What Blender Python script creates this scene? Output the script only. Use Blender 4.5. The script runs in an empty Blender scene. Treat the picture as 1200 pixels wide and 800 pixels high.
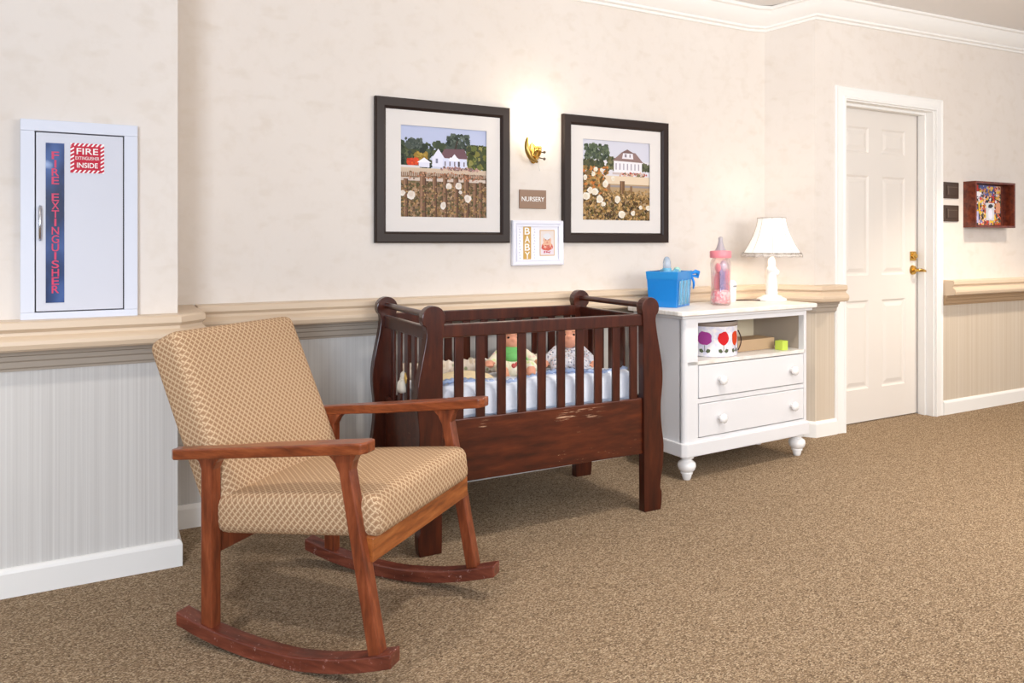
import bpy, bmesh, math, random
from mathutils import Vector, Matrix
rnd = random.Random(7)
PI = math.pi
C = bpy.context.scene.collection

# ---------------------------------------------------------------- materials
def lin(c):
    return tuple(((v/255)/12.92 if v/255 <= .04045 else ((v/255+.055)/1.055)**2.4) for v in c)

def mat(name, rgb, rough=.6, spec=.3, metal=0, emit=None, es=0, coat=0, trans=0, alpha=1, ior=1.45):
    m = bpy.data.materials.new(name); m.use_nodes = True
    b = m.node_tree.nodes['Principled BSDF']
    b.inputs['Base Color'].default_value = (*lin(rgb), 1)
    b.inputs['Roughness'].default_value = rough
    b.inputs['Specular IOR Level'].default_value = spec
    b.inputs['Metallic'].default_value = metal
    b.inputs['Coat Weight'].default_value = coat
    b.inputs['Coat Roughness'].default_value = .15
    b.inputs['Transmission Weight'].default_value = trans
    b.inputs['Alpha'].default_value = alpha
    b.inputs['IOR'].default_value = ior
    if emit:
        b.inputs['Emission Color'].default_value = (*lin(emit), 1)
        b.inputs['Emission Strength'].default_value = es
    return m

class G:
    """small node-graph helper"""
    def __init__(s, m): s.t = m.node_tree; s.b = s.t.nodes['Principled BSDF']
    def n(s, typ, ins=None, **kw):
        x = s.t.nodes.new(typ)
        for k, v in kw.items(): setattr(x, k, v)
        for k, v in (ins or {}).items():
            if isinstance(v, bpy.types.NodeSocket): s.t.links.new(v, x.inputs[k])
            else: x.inputs[k].default_value = v
        return x
    def coord(s, out='Object', scale=(1,1,1), loc=(0,0,0), rot=(0,0,0)):
        c = s.n('ShaderNodeTexCoord')
        return s.n('ShaderNodeMapping', {'Vector': c.outputs[out], 'Scale': scale, 'Location': loc, 'Rotation': rot}).outputs[0]
    def noise(s, vec, scale, detail=3, rough=.5):
        return s.n('ShaderNodeTexNoise', {'Vector': vec, 'Scale': scale, 'Detail': detail, 'Roughness': rough}).outputs[0]
    def ramp(s, fac, stops, interp='LINEAR'):
        r = s.n('ShaderNodeValToRGB', {'Fac': fac}); r.color_ramp.interpolation = interp
        e = r.color_ramp.elements
        while len(e) < len(stops): e.new(.5)
        for el, (p, c) in zip(e, stops):
            el.position = p; el.color = (*lin(c), 1) if not isinstance(c, (int, float)) else (c, c, c, 1)
        return r.outputs[0]
    def mix(s, fac, a, b, blend='MIX'):
        x = s.n('ShaderNodeMix', data_type='RGBA', blend_type=blend)
        for i, v in ((0, fac), (6, a), (7, b)):
            if isinstance(v, bpy.types.NodeSocket): s.t.links.new(v, x.inputs[i])
            else: x.inputs[i].default_value = v if i == 0 else (*lin(v), 1)
        return x.outputs[2]
    def math(s, op, a, b=0.0, c=0.0):
        x = s.n('ShaderNodeMath', operation=op)
        for i, v in enumerate((a, b, c)):
            if isinstance(v, bpy.types.NodeSocket): s.t.links.new(v, x.inputs[i])
            else: x.inputs[i].default_value = v
        return x.outputs[0]
    def base(s, c): s.t.links.new(c, s.b.inputs['Base Color'])
    def rough(s, c): s.t.links.new(c, s.b.inputs['Roughness'])
    def bump(s, h, strength=.3, dist=.002):
        x = s.n('ShaderNodeBump', {'Height': h, 'Strength': strength, 'Distance': dist})
        s.t.links.new(x.outputs[0], s.b.inputs['Normal'])

def wood(name, dark, mid, light, grain=(3, 3, 40), rough=.32, wear=.0, wearcol=(205,160,130), coat=.35):
    m = mat(name, mid, rough, .45, coat=coat); g = G(m)
    v = g.coord('Object', scale=grain)
    n1 = g.noise(v, 4, 6, .62)
    c = g.ramp(n1, [(.3, dark), (.5, mid), (.72, light)])
    n0 = g.noise(g.coord('Object'), 5, 2)
    c = g.mix(g.math('MULTIPLY', n0, .25), c, dark)
    if wear:
        w = g.noise(g.coord('Object'), 60, 8, .75)
        geo = g.n('ShaderNodeNewGeometry').outputs['Pointiness']
        e = g.ramp(geo, [(.5, 0.), (.58, 1.)])
        mk = g.math('MULTIPLY', g.ramp(w, [(.60, 0.), (.66, 1.)]), g.math('MULTIPLY_ADD', e, .9, wear))
        c = g.mix(mk, c, wearcol)
    g.base(c); g.bump(n1, .08, .001)
    return m

M = {}
# walls ---------------------------------------------------------------
def wallpaper(name, a, b, c3):
    m = mat(name, a, .75, .2); g = G(m)
    v = g.coord('Object')
    n = g.noise(v, 1.6, 3); n2 = g.noise(v, 14, 4, .6)
    col = g.ramp(n, [(.3, a), (.7, b)])
    blot = g.ramp(g.noise(g.coord('Object', scale=(1, 1, 1.8)), 9, 2, .4), [(.60, 0.), (.72, 1.)])
    col = g.mix(g.math('MULTIPLY', blot, .22), col, c3)
    col = g.mix(g.math('MULTIPLY', g.ramp(n2, [(.5, 0.), (.8, 1.)]), .25), col, c3)
    g.base(col); g.bump(g.noise(v, 22, 5, .6), .12, .004)
    return m
M['paper'] = wallpaper('cream_wallpaper', (224,215,206), (228,220,212), (204,190,172))
def stripes(name, a, b, c3):
    m = mat(name, a, .65, .25); g = G(m)
    n = g.noise(g.coord('Object', scale=(1, 1, .004)), 95, 3, .8)
    n2 = g.noise(g.coord('Object', scale=(1, 1, .004)), 22, 2, .5)
    col = g.ramp(n, [(.35, a), (.52, b), (.66, c3)])
    col = g.mix(g.math('MULTIPLY', g.ramp(n2, [(.4, 0.), (.6, 1.)]), .25), col, c3)
    g.base(col)
    return m
M['stripe'] = stripes('striped_wallpaper', (199,196,192), (209,206,202), (217,215,211))
M['stripe_tan'] = stripes('tan_striped_wallpaper', (196,180,160), (203,189,170), (209,197,181))
M['trimwhite'] = mat('white_trim_paint', (240,238,234), .4, .4)
M['ceiling'] = mat('ceiling_paint', (238,236,234), .85, .1)
M['rail'] = mat('beige_rail_paint', (214,192,166), .38, .45)
M['undertrim'] = mat('grey_beige_trim', (176,164,150), .5, .3)
M['undertrim_shaded'] = mat('shaded_tan_trim', (178,150,118), .5, .3)  # darker tan paints in the shade under the right-hand rail
M['door'] = mat('door_white', (226,219,211), .42, .4)
def carpet():
    m = mat('loop_carpet', (150,125,98), .97, .05); g = G(m)
    v = g.coord('Object')
    vv = g.coord('Object', scale=(1, 1.9, 1), rot=(0, 0, math.radians(-8)))
    vo = g.n('ShaderNodeTexVoronoi', {'Vector': vv, 'Scale': 185, 'Randomness': .8})
    cellc = g.n('ShaderNodeSeparateColor', {'Color': vo.outputs['Color']}).outputs[0]
    c = g.ramp(cellc, [(.0, (98,80,62)), (.3, (146,123,97)), (.65, (178,153,123)), (1, (216,194,164))])
    dk = g.ramp(vo.outputs['Distance'], [(.2, 0.), (.8, 1.)])
    c = g.mix(g.math('MULTIPLY', dk, .45), c, (96,80,66))
    n = g.noise(g.coord('Object', scale=(1, 3, 1)), 7, 4, .6)
    c = g.mix(g.math('MULTIPLY', g.ramp(n, [(.35, 0.), (.7, 1.)]), .2), c, (140,118,94))
    g.base(c); g.bump(vo.outputs['Distance'], .6, -.006)
    return m
M['carpet'] = carpet()
# furniture -------------------------------------------------------------
M['chairwood'] = wood('cherry_wood', (88,40,22), (128,62,34), (160,86,52), (14,14,2.2), .3, .0, (214,160,140))
M['chairwood_h'] = wood('cherry_wood_lengthwise', (92,42,20), (138,68,34), (172,96,54), (14,2.2,14), .3, .0, (214,160,140))
M['frontrail'] = wood('worn_orange_wood', (110,55,20), (158,88,38), (190,118,60), (2.2,14,14), .42, .0)
M['rocker'] = wood('rocker_wood', (80,36,26), (112,54,38), (144,78,58), (14,2.2,14), .35, .08, (220,180,170))
M['crib'] = wood('dark_cherry', (44,14,7), (66,24,11), (86,36,17), (9,9,1.5), .3, .0, (200,160,130), .3)
def cribpanel():
    m = wood('dark_cherry_scratched', (50,18,8), (78,31,14), (104,46,21), (1.5,9,9), .33, 0, coat=.3); g = G(m)
    old = g.b.inputs['Base Color'].links[0].from_socket
    v = g.coord('Object', scale=(3, 3, 42))
    s1 = g.ramp(g.noise(v, 5, 5, .7), [(.665, 0.), (.69, 1.)])
    s2 = g.ramp(g.noise(g.coord('Object'), 3.2, 1), [(.50, 0.), (.56, 1.)])
    sp = g.n('ShaderNodeSeparateXYZ', {'Vector': g.coord('Object')})
    zm = g.ramp(sp.outputs[2], [(.425, 0.), (.44, 1.), (.472, 1.), (.48, 0.)])
    xm = g.ramp(g.math('ADD', sp.outputs[0], .5), [(.15, 0.), (.19, 1.), (.72, 1.), (.80, 0.)])
    s3 = g.ramp(g.noise(g.coord('Object', scale=(2.2, 3, 55), loc=(4, 0, 2)), 5, 5, .7), [(.575, 0.), (.61, 1.)])
    s4 = g.ramp(g.noise(g.coord('Object', loc=(1, 2, 3)), 9, 1), [(.47, 0.), (.53, 1.)])
    k = g.math('MAXIMUM', g.math('MULTIPLY', s1, s2), g.math('MULTIPLY', g.math('MULTIPLY', zm, xm), g.math('MULTIPLY', s3, s4)))
    c = g.mix(k, old, (205,165,135))
    g.base(c); return m
M['cribpanel'] = cribpanel()
def fabric():
    m = mat('trellis_fabric', (176,134,84), .85, .15); g = G(m)
    uv = g.n('ShaderNodeTexCoord').outputs['UV']
    sp = g.n('ShaderNodeSeparateXYZ', {'Vector': uv})
    x, y = sp.outputs[0], sp.outputs[1]
    px = g.math('MULTIPLY', x, 1/.0205); py = g.math('MULTIPLY', y, 1/.0215)
    wob = g.math('MULTIPLY', g.math('SINE', g.math('MULTIPLY', py, 4*PI)), .06)
    a = g.math('ADD', g.math('ADD', px, wob), py); b = g.math('SUBTRACT', g.math('ADD', px, wob), py)
    la = g.math('ABSOLUTE', g.math('SINE', g.math('MULTIPLY', a, PI)))
    lb = g.math('ABSOLUTE', g.math('SINE', g.math('MULTIPLY', b, PI)))
    mn = g.math('MINIMUM', la, lb)
    line = g.ramp(mn, [(.16, 1.), (.34, 0.)])
    dot = g.ramp(mn, [(.70, 0.), (.82, 1.)])
    weave = g.noise(g.n('ShaderNodeMapping', {'Vector': uv, 'Scale': (1, 1, 1)}).outputs[0], 500, 2, .6)
    basec = g.ramp(weave, [(.3, (154,120,90)), (.7, (184,152,120))])
    c = g.mix(g.math('MULTIPLY', dot, .5), basec, (142,104,74))
    c = g.mix(g.math('MULTIPLY', line, .75), c, (222,196,160))
    g.base(c); g.bump(mn, .15, .001)
    return m
M['fabric'] = fabric()
M['dresser'] = mat('dresser_white', (228,227,228), .42, .4)
M['dressertop'] = None
def dtop():
    m = mat('worn_white_top', (236,233,228), .35, .45); g = G(m)
    n = g.noise(g.coord('Object', scale=(2, 14, 2)), 6, 4)
    g.base(g.ramp(n, [(.35, (240,237,232)), (.7, (222,214,204))])); return m
M['dressertop'] = dtop()
M['dresserback'] = mat('cream_board', (226,212,184), .7, .2); M['dresserside_shaded'] = mat('shaded_taupe_side', (176,162,146), .7, .2)  # taupe carries the shade on the shelf's inner right side
M['gap'] = mat('dark_gap', (60,52,50), .9, .05)
M['gloss_white'] = mat('ceramic_white', (244,242,240), .22, .5)
M['black'] = mat('near_black_frame', (42,29,24), .4, .35)
M['mat_board'] = mat('mat_board', (224,219,215), .8, .1)
M['brass'] = mat('brass', (212,172,92), .22, .5, metal=1)
M['antbrass'] = mat('antique_brass', (176,146,84), .3, .5, metal=.9)
M['switch'] = mat('brown_switch', (74,58,48), .4, .4)
M['nursery'] = mat('taupe_sign', (150,122,102), .5, .3)
M['white'] = mat('white_lettering', (245,243,240), .5, .3)
M['cab'] = mat('cabinet_enamel', (214,218,230), .35, .4)
M['cabdoor'] = mat('cabinet_door_enamel', (206,208,218), .3, .4)
M['red'] = mat('sign_red', (198,40,62), .4, .4)
M['redletters'] = mat('red_lettering', (204,48,92), .4, .4)
M['chrome'] = mat('chrome', (210,214,222), .18, .5, metal=1)
def blueglass():
    m = mat('dark_blue_glass', (48,78,128), .25, .3); g = G(m)
    v = g.coord('Object', scale=(9, 9, 6))
    n = g.noise(v, 1.1, 2, .4)
    g.base(g.ramp(n, [(.40, (22,36,76)), (.55, (40,66,120)), (.66, (64,92,150)), (.70, (170,190,228))], 'LINEAR'))  # palest stop paints reflections into the pane colour
    return m
M['glass'] = blueglass()
M['babyframe'] = mat('white_satin_frame', (234,234,244), .3, .4)
M['gold'] = mat('gold_card', (202,162,88), .5, .3)
M['cord'] = mat('white_cord', (236,234,230), .5, .3)
M['quilt'] = mat('white_quilt', (236,240,250), .9, .1)
g_ = G(M['quilt']); g_.bump(g_.noise(g_.coord('Object'), 26, 4, .6), .35, .01)
def floral(name, basec, spots, scale=60):
    m = mat(name, basec, .9, .1); g = G(m)
    v = g.coord('Object'); c = None
    vo = g.n('ShaderNodeTexVoronoi', {'Vector': v, 'Scale': scale})
    s = g.n('ShaderNodeSeparateColor', {'Color': vo.outputs['Color']}).outputs[0]
    stops = [(i/len(spots), sc) for i, sc in enumerate(spots)]
    c = g.ramp(s, stops, 'CONSTANT')
    msk = g.ramp(vo.outputs['Distance'], [(.25, 1.), (.5, 0.)])
    g.base(g.mix(msk, basec, c)); return m
M['pad'] = floral('floral_pad_fabric', (228,214,196), [(206,186,160), (190,170,150), (236,226,214), (150,160,120)], 45)
M['liner'] = mat('pale_blue_lining', (176,194,228), .85, .1)
M['onesie'] = floral('grey_floral_onesie', (206,206,214), [(120,124,140), (236,232,232), (160,150,140), (90,96,116), (224,196,190)], 110)
M['bib'] = mat('green_bib', (118,190,112), .85, .1)
M['romper'] = floral('cream_romper', (236,230,206), [(236,230,206), (210,226,160), (240,200,190), (246,240,226)], 60)
M['skin'] = mat('doll_skin', (226,160,132), .45, .35)
M['blanket'] = mat('cream_blanket', (232,214,176), .9, .1)
M['blanket_white'] = mat('cream_cloth', (236,228,212), .85, .1)
M['eye'] = mat('doll_eye', (50,36,30), .2, .5)
M['lips'] = mat('doll_lips', (196,88,84), .4, .4)
M['dollhair'] = mat('doll_hair', (196,146,104), .8, .2)
M['bluebin'] = mat('blue_plastic', (34,142,226), .28, .5, trans=.25)
M['bluelight'] = mat('pale_blue_plastic', (120,196,232), .3, .5, trans=.3)
M['bluerim'] = mat('rim_blue', (46,152,226), .3, .5, trans=.2)
M['binsheer'] = mat('clear_blue_panel', (140,206,240), .2, .5, trans=.55)
M['ribbon'] = mat('blue_ribbon', (36,132,214), .5, .3)
M['clearblue'] = mat('clear_bottle', (206,220,236), .1, .5, trans=.6)
M['pink'] = mat('pink_plastic', (240,140,150), .3, .5)
M['pinkclear'] = mat('clear_pink_plastic', (255,232,232), .05, .5, trans=.92, alpha=.45)
M['teat'] = mat('translucent_teat', (206,198,206), .3, .4, trans=.4)
def confetti():
    m = mat('pink_trinkets', (250,190,190), .6, .3); g = G(m)
    vo = g.n('ShaderNodeTexVoronoi', {'Vector': g.coord('Object'), 'Scale': 85})
    s = g.n('ShaderNodeSeparateColor', {'Color': vo.outputs['Color']}).outputs[0]
    g.base(g.ramp(s, [(0, (246,176,180)), (.35, (252,220,218)), (.6, (240,140,148)), (.8, (252,236,232))], 'CONSTANT')); return m
M['confetti'] = confetti()
M['bluecard'] = floral('blue_patterned_card', (150,150,196), [(90,96,150), (200,196,220), (120,110,170), (220,160,180)], 120)
M['tubpaper'] = None
def tubpaper():
    m = mat('printed_paper', (226,222,232), .7, .2); g = G(m)
    n = g.noise(g.coord('Object'), 40, 5, .7)
    g.base(g.ramp(n, [(.4, (214,212,228)), (.6, (240,234,230))])); return m
M['tubpaper'] = tubpaper()
M['tubin'] = mat('brown_interior', (110,74,46), .8, .1)
M['purple'] = mat('purple_rose', (160,66,140), .7, .1)
M['rosered'] = mat('red_rose', (200,40,44), .7, .1)
M['roseorange'] = mat('orange_rose', (206,70,36), .7, .1)
M['leaf'] = mat('leaf_print', (90,98,74), .7, .1)
M['handle'] = mat('dark_handle', (66,40,34), .6, .3)
M['kraft'] = mat('kraft_board', (196,166,132), .8, .1)
M['lime'] = mat('lime_paper', (196,216,92), .8, .1)
M['shadow_wood'] = wood('mahogany_box', (70,28,18), (106,46,28), (140,66,40), (8,8,8), .35, 0)
M['shade'] = mat('lamp_shade_fabric', (250,246,240), .8, .1, emit=(255,250,242), es=.36)
M['shadetrim'] = floral('lace_trim', (226,216,206), [(190,178,168), (240,232,224), (205,196,186)], 160)
M['opal'] = mat('glowing_glass', (255,250,240), .3, .3, emit=(255,240,212), es=7)
M['knobclear'] = mat('dark_screw', (84,70,56), .3, .5)
def vcol():
    m = mat('printed_image', (255,255,255), .55, .25); g = G(m)
    g.base(g.n('ShaderNodeVertexColor', layer_name='Col').outputs[0]); return m
M['print'] = vcol()

# ---------------------------------------------------------------- helpers
def link(o, parent=None):
    C.objects.link(o)
    if parent: o.parent = parent
    return o
def obj(name, bm, m, parent=None, smooth=False, bevel=0, seg=2, loc=None, rot=None, auto=None):
    bmesh.ops.recalc_face_normals(bm, faces=bm.faces)
    me = bpy.data.meshes.new(name); bm.to_mesh(me); bm.free()
    mats = m if isinstance(m, (list, tuple)) else [m]
    for x in mats: me.materials.append(x)
    o = bpy.data.objects.new(name, me); link(o, parent)
    if smooth: me.polygons.foreach_set('use_smooth', [True]*len(me.polygons))
    if bevel:
        b = o.modifiers.new('bevel', 'BEVEL'); b.width = bevel; b.segments = seg; b.limit_method = 'ANGLE'; b.angle_limit = math.radians(40)
        b.harden_normals = False
    if auto is not None and smooth:
        try: me.set_sharp_from_angle(angle=math.radians(auto))
        except Exception: pass
    if loc: o.location = loc
    if rot: o.rotation_euler = rot
    return o
def B(): return bmesh.new()
def box(bm, x0, x1, y0, y1, z0, z1):
    vs = [bm.verts.new((x, y, z)) for x in (x0, x1) for y in (y0, y1) for z in (z0, z1)]
    for f in ((0,1,3,2), (4,6,7,5), (0,4,5,1), (2,3,7,6), (0,2,6,4), (1,5,7,3)):
        bm.faces.new([vs[i] for i in f])
    return bm
def bx(*a): return box(B(), *a)
def prism(bm, pts, axis, a, b):
    """extrude a 2D outline along an axis. axis x: pts=(y,z); y: pts=(x,z); z: pts=(x,y)"""
    def P(p, t):
        return {'x': (t, p[0], p[1]), 'y': (p[0], t, p[1]), 'z': (p[0], p[1], t)}[axis]
    A = [bm.verts.new(P(p, a)) for p in pts]; D = [bm.verts.new(P(p, b)) for p in pts]
    n = len(pts)
    bm.faces.new(A); bm.faces.new(D[::-1])
    for i in range(n): bm.faces.new((A[i], D[i], D[(i+1) % n], A[(i+1) % n]))
    return bm
def lathe(bm, prof, seg=28, c=(0,0,0), closed=True, flute=None):
    rings = []
    for r, z in prof:
        ring = []
        for k in range(seg):
            t = 2*PI*k/seg; rr = r*(flute(t, z) if flute else 1)
            ring.append(bm.verts.new((c[0]+rr*math.cos(t), c[1]+rr*math.sin(t), c[2]+z)))
        rings.append(ring)
    for a, b in zip(rings, rings[1:]):
        for k in range(seg): bm.faces.new((a[k], a[(k+1) % seg], b[(k+1) % seg], b[k]))
    if closed: bm.faces.new(rings[0][::-1]); bm.faces.new(rings[-1])
    return bm
def tube(bm, pts, r, seg=8, caps=True):
    pts = [Vector(p) for p in pts]; rings = []
    rs = r if isinstance(r, (list, tuple)) else [r]*len(pts)
    up = Vector((0, 0, 1)); prevn = None
    for i, p in enumerate(pts):
        d = (pts[min(i+1, len(pts)-1)]-pts[max(i-1, 0)]).normalized()
        n = prevn if prevn is not None else (up if abs(d.z) < .9 else Vector((1, 0, 0)))
        n = (n-d*n.dot(d)).normalized(); prevn = n; b = d.cross(n)
        rings.append([bm.verts.new(p+(n*math.cos(2*PI*k/seg)+b*math.sin(2*PI*k/seg))*rs[i]) for k in range(seg)])
    for a, b in zip(rings, rings[1:]):
        for k in range(seg): bm.faces.new((a[k], a[(k+1) % seg], b[(k+1) % seg], b[k]))
    if caps: bm.faces.new(rings[0][::-1]); bm.faces.new(rings[-1])
    return bm
def ellip(bm, c, r, seg=16, rings=10, rot=None):
    R = Matrix.Diagonal((*r, 1)); T = Matrix.Translation(c)
    if rot: T = T @ rot.to_4x4()
    bmesh.ops.create_uvsphere(bm, u_segments=seg, v_segments=rings, radius=1, matrix=T @ R)
    return bm
def thing(name, label, cat, loc=(0,0,0), rz=0, group=None):
    o = bpy.data.objects.new(name, None); o.empty_display_size = .1; C.objects.link(o)
    o.location = loc; o.rotation_euler = (0, 0, rz); o['label'] = label; o['category'] = cat
    if group: o['group'] = group
    return o
def tag(o, label, cat, group=None):
    o['label'] = label; o['category'] = cat
    if group: o['group'] = group
    return o
def struct(o, label=None, cat=None):
    o['kind'] = 'structure'
    if label: o['label'] = label; o['category'] = cat
    return o
def text(name, body, size, m, parent, loc, width=None, bold=.0, rot=(PI/2, 0, 0), depth=.0006, spacing=1):
    cu = bpy.data.curves.new('t', 'FONT'); cu.body = body; cu.size = size; cu.align_x = 'CENTER'; cu.align_y = 'CENTER'
    cu.extrude = depth; cu.offset = bold; cu.space_line = spacing
    t = bpy.data.objects.new('t', cu); C.objects.link(t)
    bpy.context.view_layer.update()
    me = bpy.data.meshes.new_from_object(t.evaluated_get(bpy.context.evaluated_depsgraph_get()))
    bpy.data.objects.remove(t); me.name = name; me.materials.clear(); me.materials.append(m)
    xs = [v.co.x for v in me.vertices]; ys = [v.co.y for v in me.vertices]
    w = max(xs)-min(xs); cx_ = (max(xs)+min(xs))/2; cy_ = (max(ys)+min(ys))/2
    k = (width/w) if width else 1
    for v in me.vertices: v.co.x = (v.co.x-cx_)*k; v.co.y -= cy_
    o = bpy.data.objects.new(name, me); link(o, parent); o.location = loc; o.rotation_euler = rot
    return o
def sweep(bm, prof, path, side=1, zs=None, z0=0, ends=True):
    """sweep (out, z) profile along a plan path; out is measured to the room side (right of travel)"""
    n = len(path); offs = []
    P = [Vector((*p, 0)) for p in path]
    for i in range(n):
        nr = []
        for a, b in ((i-1, i), (i, i+1)):
            if 0 <= a and b < n:
                d = (P[b]-P[a]).normalized(); nr.append(Vector((d.y, -d.x, 0)))
        if len(nr) == 2: o = (nr[0]+nr[1])/(1+nr[0].dot(nr[1]))
        else: o = nr[0]
        offs.append(o)
    rings = []
    for i in range(n):
        zz = zs[i] if zs else z0
        rings.append([bm.verts.new((P[i].x+offs[i].x*o, P[i].y+offs[i].y*o, zz+z)) for o, z in prof])
    k = len(prof)
    for a, b in zip(rings, rings[1:]):
        for j in range(k): bm.faces.new((a[j], a[(j+1) % k], b[(j+1) % k], b[j]))
    if ends: bm.faces.new(rings[0]); bm.faces.new(rings[-1][::-1])
    return bm
def smoothline(p, n=4):
    out = []
    for i in range(len(p)-1):
        p0 = p[max(i-1, 0)]; p1 = p[i]; p2 = p[i+1]; p3 = p[min(i+2, len(p)-1)]
        for k in range(n):
            t = k/n
            out.append(tuple(.5*((2*p1[d])+(-p0[d]+p2[d])*t+(2*p0[d]-5*p1[d]+4*p2[d]-p3[d])*t*t+(-p0[d]+3*p1[d]-3*p2[d]+p3[d])*t**3) for d in (0, 1)))
    return out+[p[-1]]
class Art:
    """flat printed image built from coloured patches, local x right, z up, on a w by h sheet facing -y"""
    def __init__(s, w, h): s.bm = B(); s.L = s.bm.loops.layers.float_color.new('Col'); s.k = 0; s.w = w; s.h = h
    def poly(s, pts, col):
        s.k += 1
        pts = [(min(max(x, 0), 1), min(max(y, 0), 1)) for x, y in pts]
        try: f = s.bm.faces.new([s.bm.verts.new(((x-.5)*s.w, -s.k*1.6e-6, (y-.5)*s.h)) for x, y in pts])
        except Exception: return
        c = (*lin(col), 1)
        for l in f.loops: l[s.L] = c
    def rect(s, x0, y0, x1, y1, col): s.poly([(x0, y0), (x1, y0), (x1, y1), (x0, y1)], col)
    def blob(s, x, y, rx, ry, col, n=9, j=.3):
        s.poly([(x+rx*math.cos(2*PI*i/n)*(1+rnd.uniform(-j, j)), y+ry*math.sin(2*PI*i/n)*(1+rnd.uniform(-j, j))) for i in range(n)], col)
    def specks(s, n, x0, y0, x1, y1, r, cols, asp=1, j=.4):
        for _ in range(n):
            c = rnd.choice(cols); v = rnd.randint(-14, 14)
            c = tuple(max(0, min(255, q+v)) for q in c)
            rr = r*rnd.uniform(.5, 1.4)
            s.blob(rnd.uniform(x0, x1), rnd.uniform(y0, y1), rr, rr*asp, c, 6, j)
    def done(s, name, parent, loc):
        me = bpy.data.meshes.new(name); s.bm.to_mesh(me); s.bm.free(); me.materials.append(M['print'])
        o = bpy.data.objects.new(name, me); link(o, parent); o.location = loc; return o

# ---------------------------------------------------------------- room
YB, YM, YD = 2.97, 3.345, 3.12          # bump wall, main wall, door wall planes
XB, XI, XO = .238, 3.554, 3.73
OL, OR, DT = 3.985, 4.875, 2.035        # door opening
ZR = .79                                # rail level splits the two wallpapers
def zc(x): return 2.55 if x <= 3.40 else (2.55+.055*(x-3.40)/.33 if x < 3.73 else min(2.605+.025*(x-3.73), 2.70))
fl = struct(obj('floor', bx(-5, 9, -6, 3.6, -.05, 0), M['carpet']), 'brown and tan looped carpet over the whole floor', 'carpet')
bm = B()
xs = [-5, 3.40, 3.73, 7.5, 9]
top = [[bm.verts.new((x, y, zc(x))) for y in (-6, 3.6)] for x in xs]
for a, b in zip(top, top[1:]): bm.faces.new((a[0], a[1], b[1], b[0]))
ce = obj('ceiling', bm, M['ceiling']); struct(ce)
sol = ce.modifiers.new('s', 'SOLIDIFY'); sol.thickness = .06; sol.offset = -1 if ce.data.polygons[0].normal.z < 0 else 1
def wallseg(name, a, b, th=.12, lower='stripe'):
    """two-tone wall between plan points a and b, room on the right of travel"""
    a = Vector((*a, 0)); b = Vector((*b, 0)); d = (b-a).normalized(); n = Vector((-d.y, d.x, 0))
    bm = B()
    def slab(p, q, z0, z1, mi, ztop=None):
        vs = []
        for pt in (p, p+n*th, q+n*th, q):
            vs.append(pt)
        A = [bm.verts.new((v.x, v.y, z0)) for v in vs]
        D = [bm.verts.new((v.x, v.y, (zc(v.x)+.02) if z1 is None else z1)) for v in vs]
        fs = [bm.faces.new(A[::-1]), bm.faces.new(D)]
        for i in range(4): fs.append(bm.faces.new((A[i], A[(i+1) % 4], D[(i+1) % 4], D[i])))
        for f in fs: f.material_index = mi
    slab(a, b, 0, ZR, 1); slab(a, b, ZR, None, 0)
    return struct(obj(name, bm, [M['paper'], M[lower]]))
wallseg('wall_left', (-5, YB), (XB, YB), .375+.12)
wallseg('wall_back', (XB, YM), (XI, YM))
wallseg('wall_angled', (XI, YM), (XO, YD), .11, 'stripe_tan')
# door wall with an opening
bm = B()
def q(x0, x1, z0, z1, mi):
    n0 = len(bm.faces); 
    vs = [bm.verts.new((x, y, z)) for x in (x0, x1) for y in (YD, YD+.16) for z in (z0, z1 if z1 else zc(x)+.02)]
    for f in ((0,1,3,2), (4,6,7,5), (0,4,5,1), (2,3,7,6), (0,2,6,4), (1,5,7,3)):
        bm.faces.new([vs[i] for i in f]).material_index = mi
q(XO, OL, 0, ZR, 1); q(XO, OL, ZR, None, 0); q(OR, 9, 0, ZR, 1); q(OR, 9, ZR, None, 0); q(OL, OR, DT, None, 0)
struct(obj('wall_right', bm, [M['paper'], M['stripe_tan']]))
# crown
cr = [(0, 0), (0, .125), (.105, .125), (.105, .108), (.092, .103), (.085, .088), (.066, .06), (.040, .038), (.028, .030), (.028, .018), (.014, .012), (.010, 0)]
path = [(-5, YB), (XB, YB), (XB, YM), (XI, YM), (XO, YD), (9, YD)]
cpath = [(-5, YB), (XB, YB), (XB, YM), (3.40, YM), (XI, YM), (XO, YD), (7.5, YD), (9, YD)]
zsv = [zc(p[0])-.125 for p in cpath]; zsv[4] = 2.425+.012; zsv[5] = 2.605-.125+.004
o = struct(obj('trim_crown', sweep(B(), cr, cpath, zs=zsv), M['trimwhite'], smooth=True, auto=35))
# baseboards
bb = [(0, 0), (0, .094), (.006, .094), (.012, .086), (.015, .078), (.015, 0)]
struct(obj('baseboard_left', sweep(B(), bb, [(-5, YB), (XB, YB), (XB, YM-.016)]), M['trimwhite']))
struct(obj('baseboard_back', sweep(B(), bb, [(XB, YM), (XI, YM), (XO, YD), (3.905, YD)]), M['trimwhite']))
struct(obj('baseboard_right', sweep(B(), bb, [(4.967, YD), (9, YD)]), M['trimwhite']))
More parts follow.
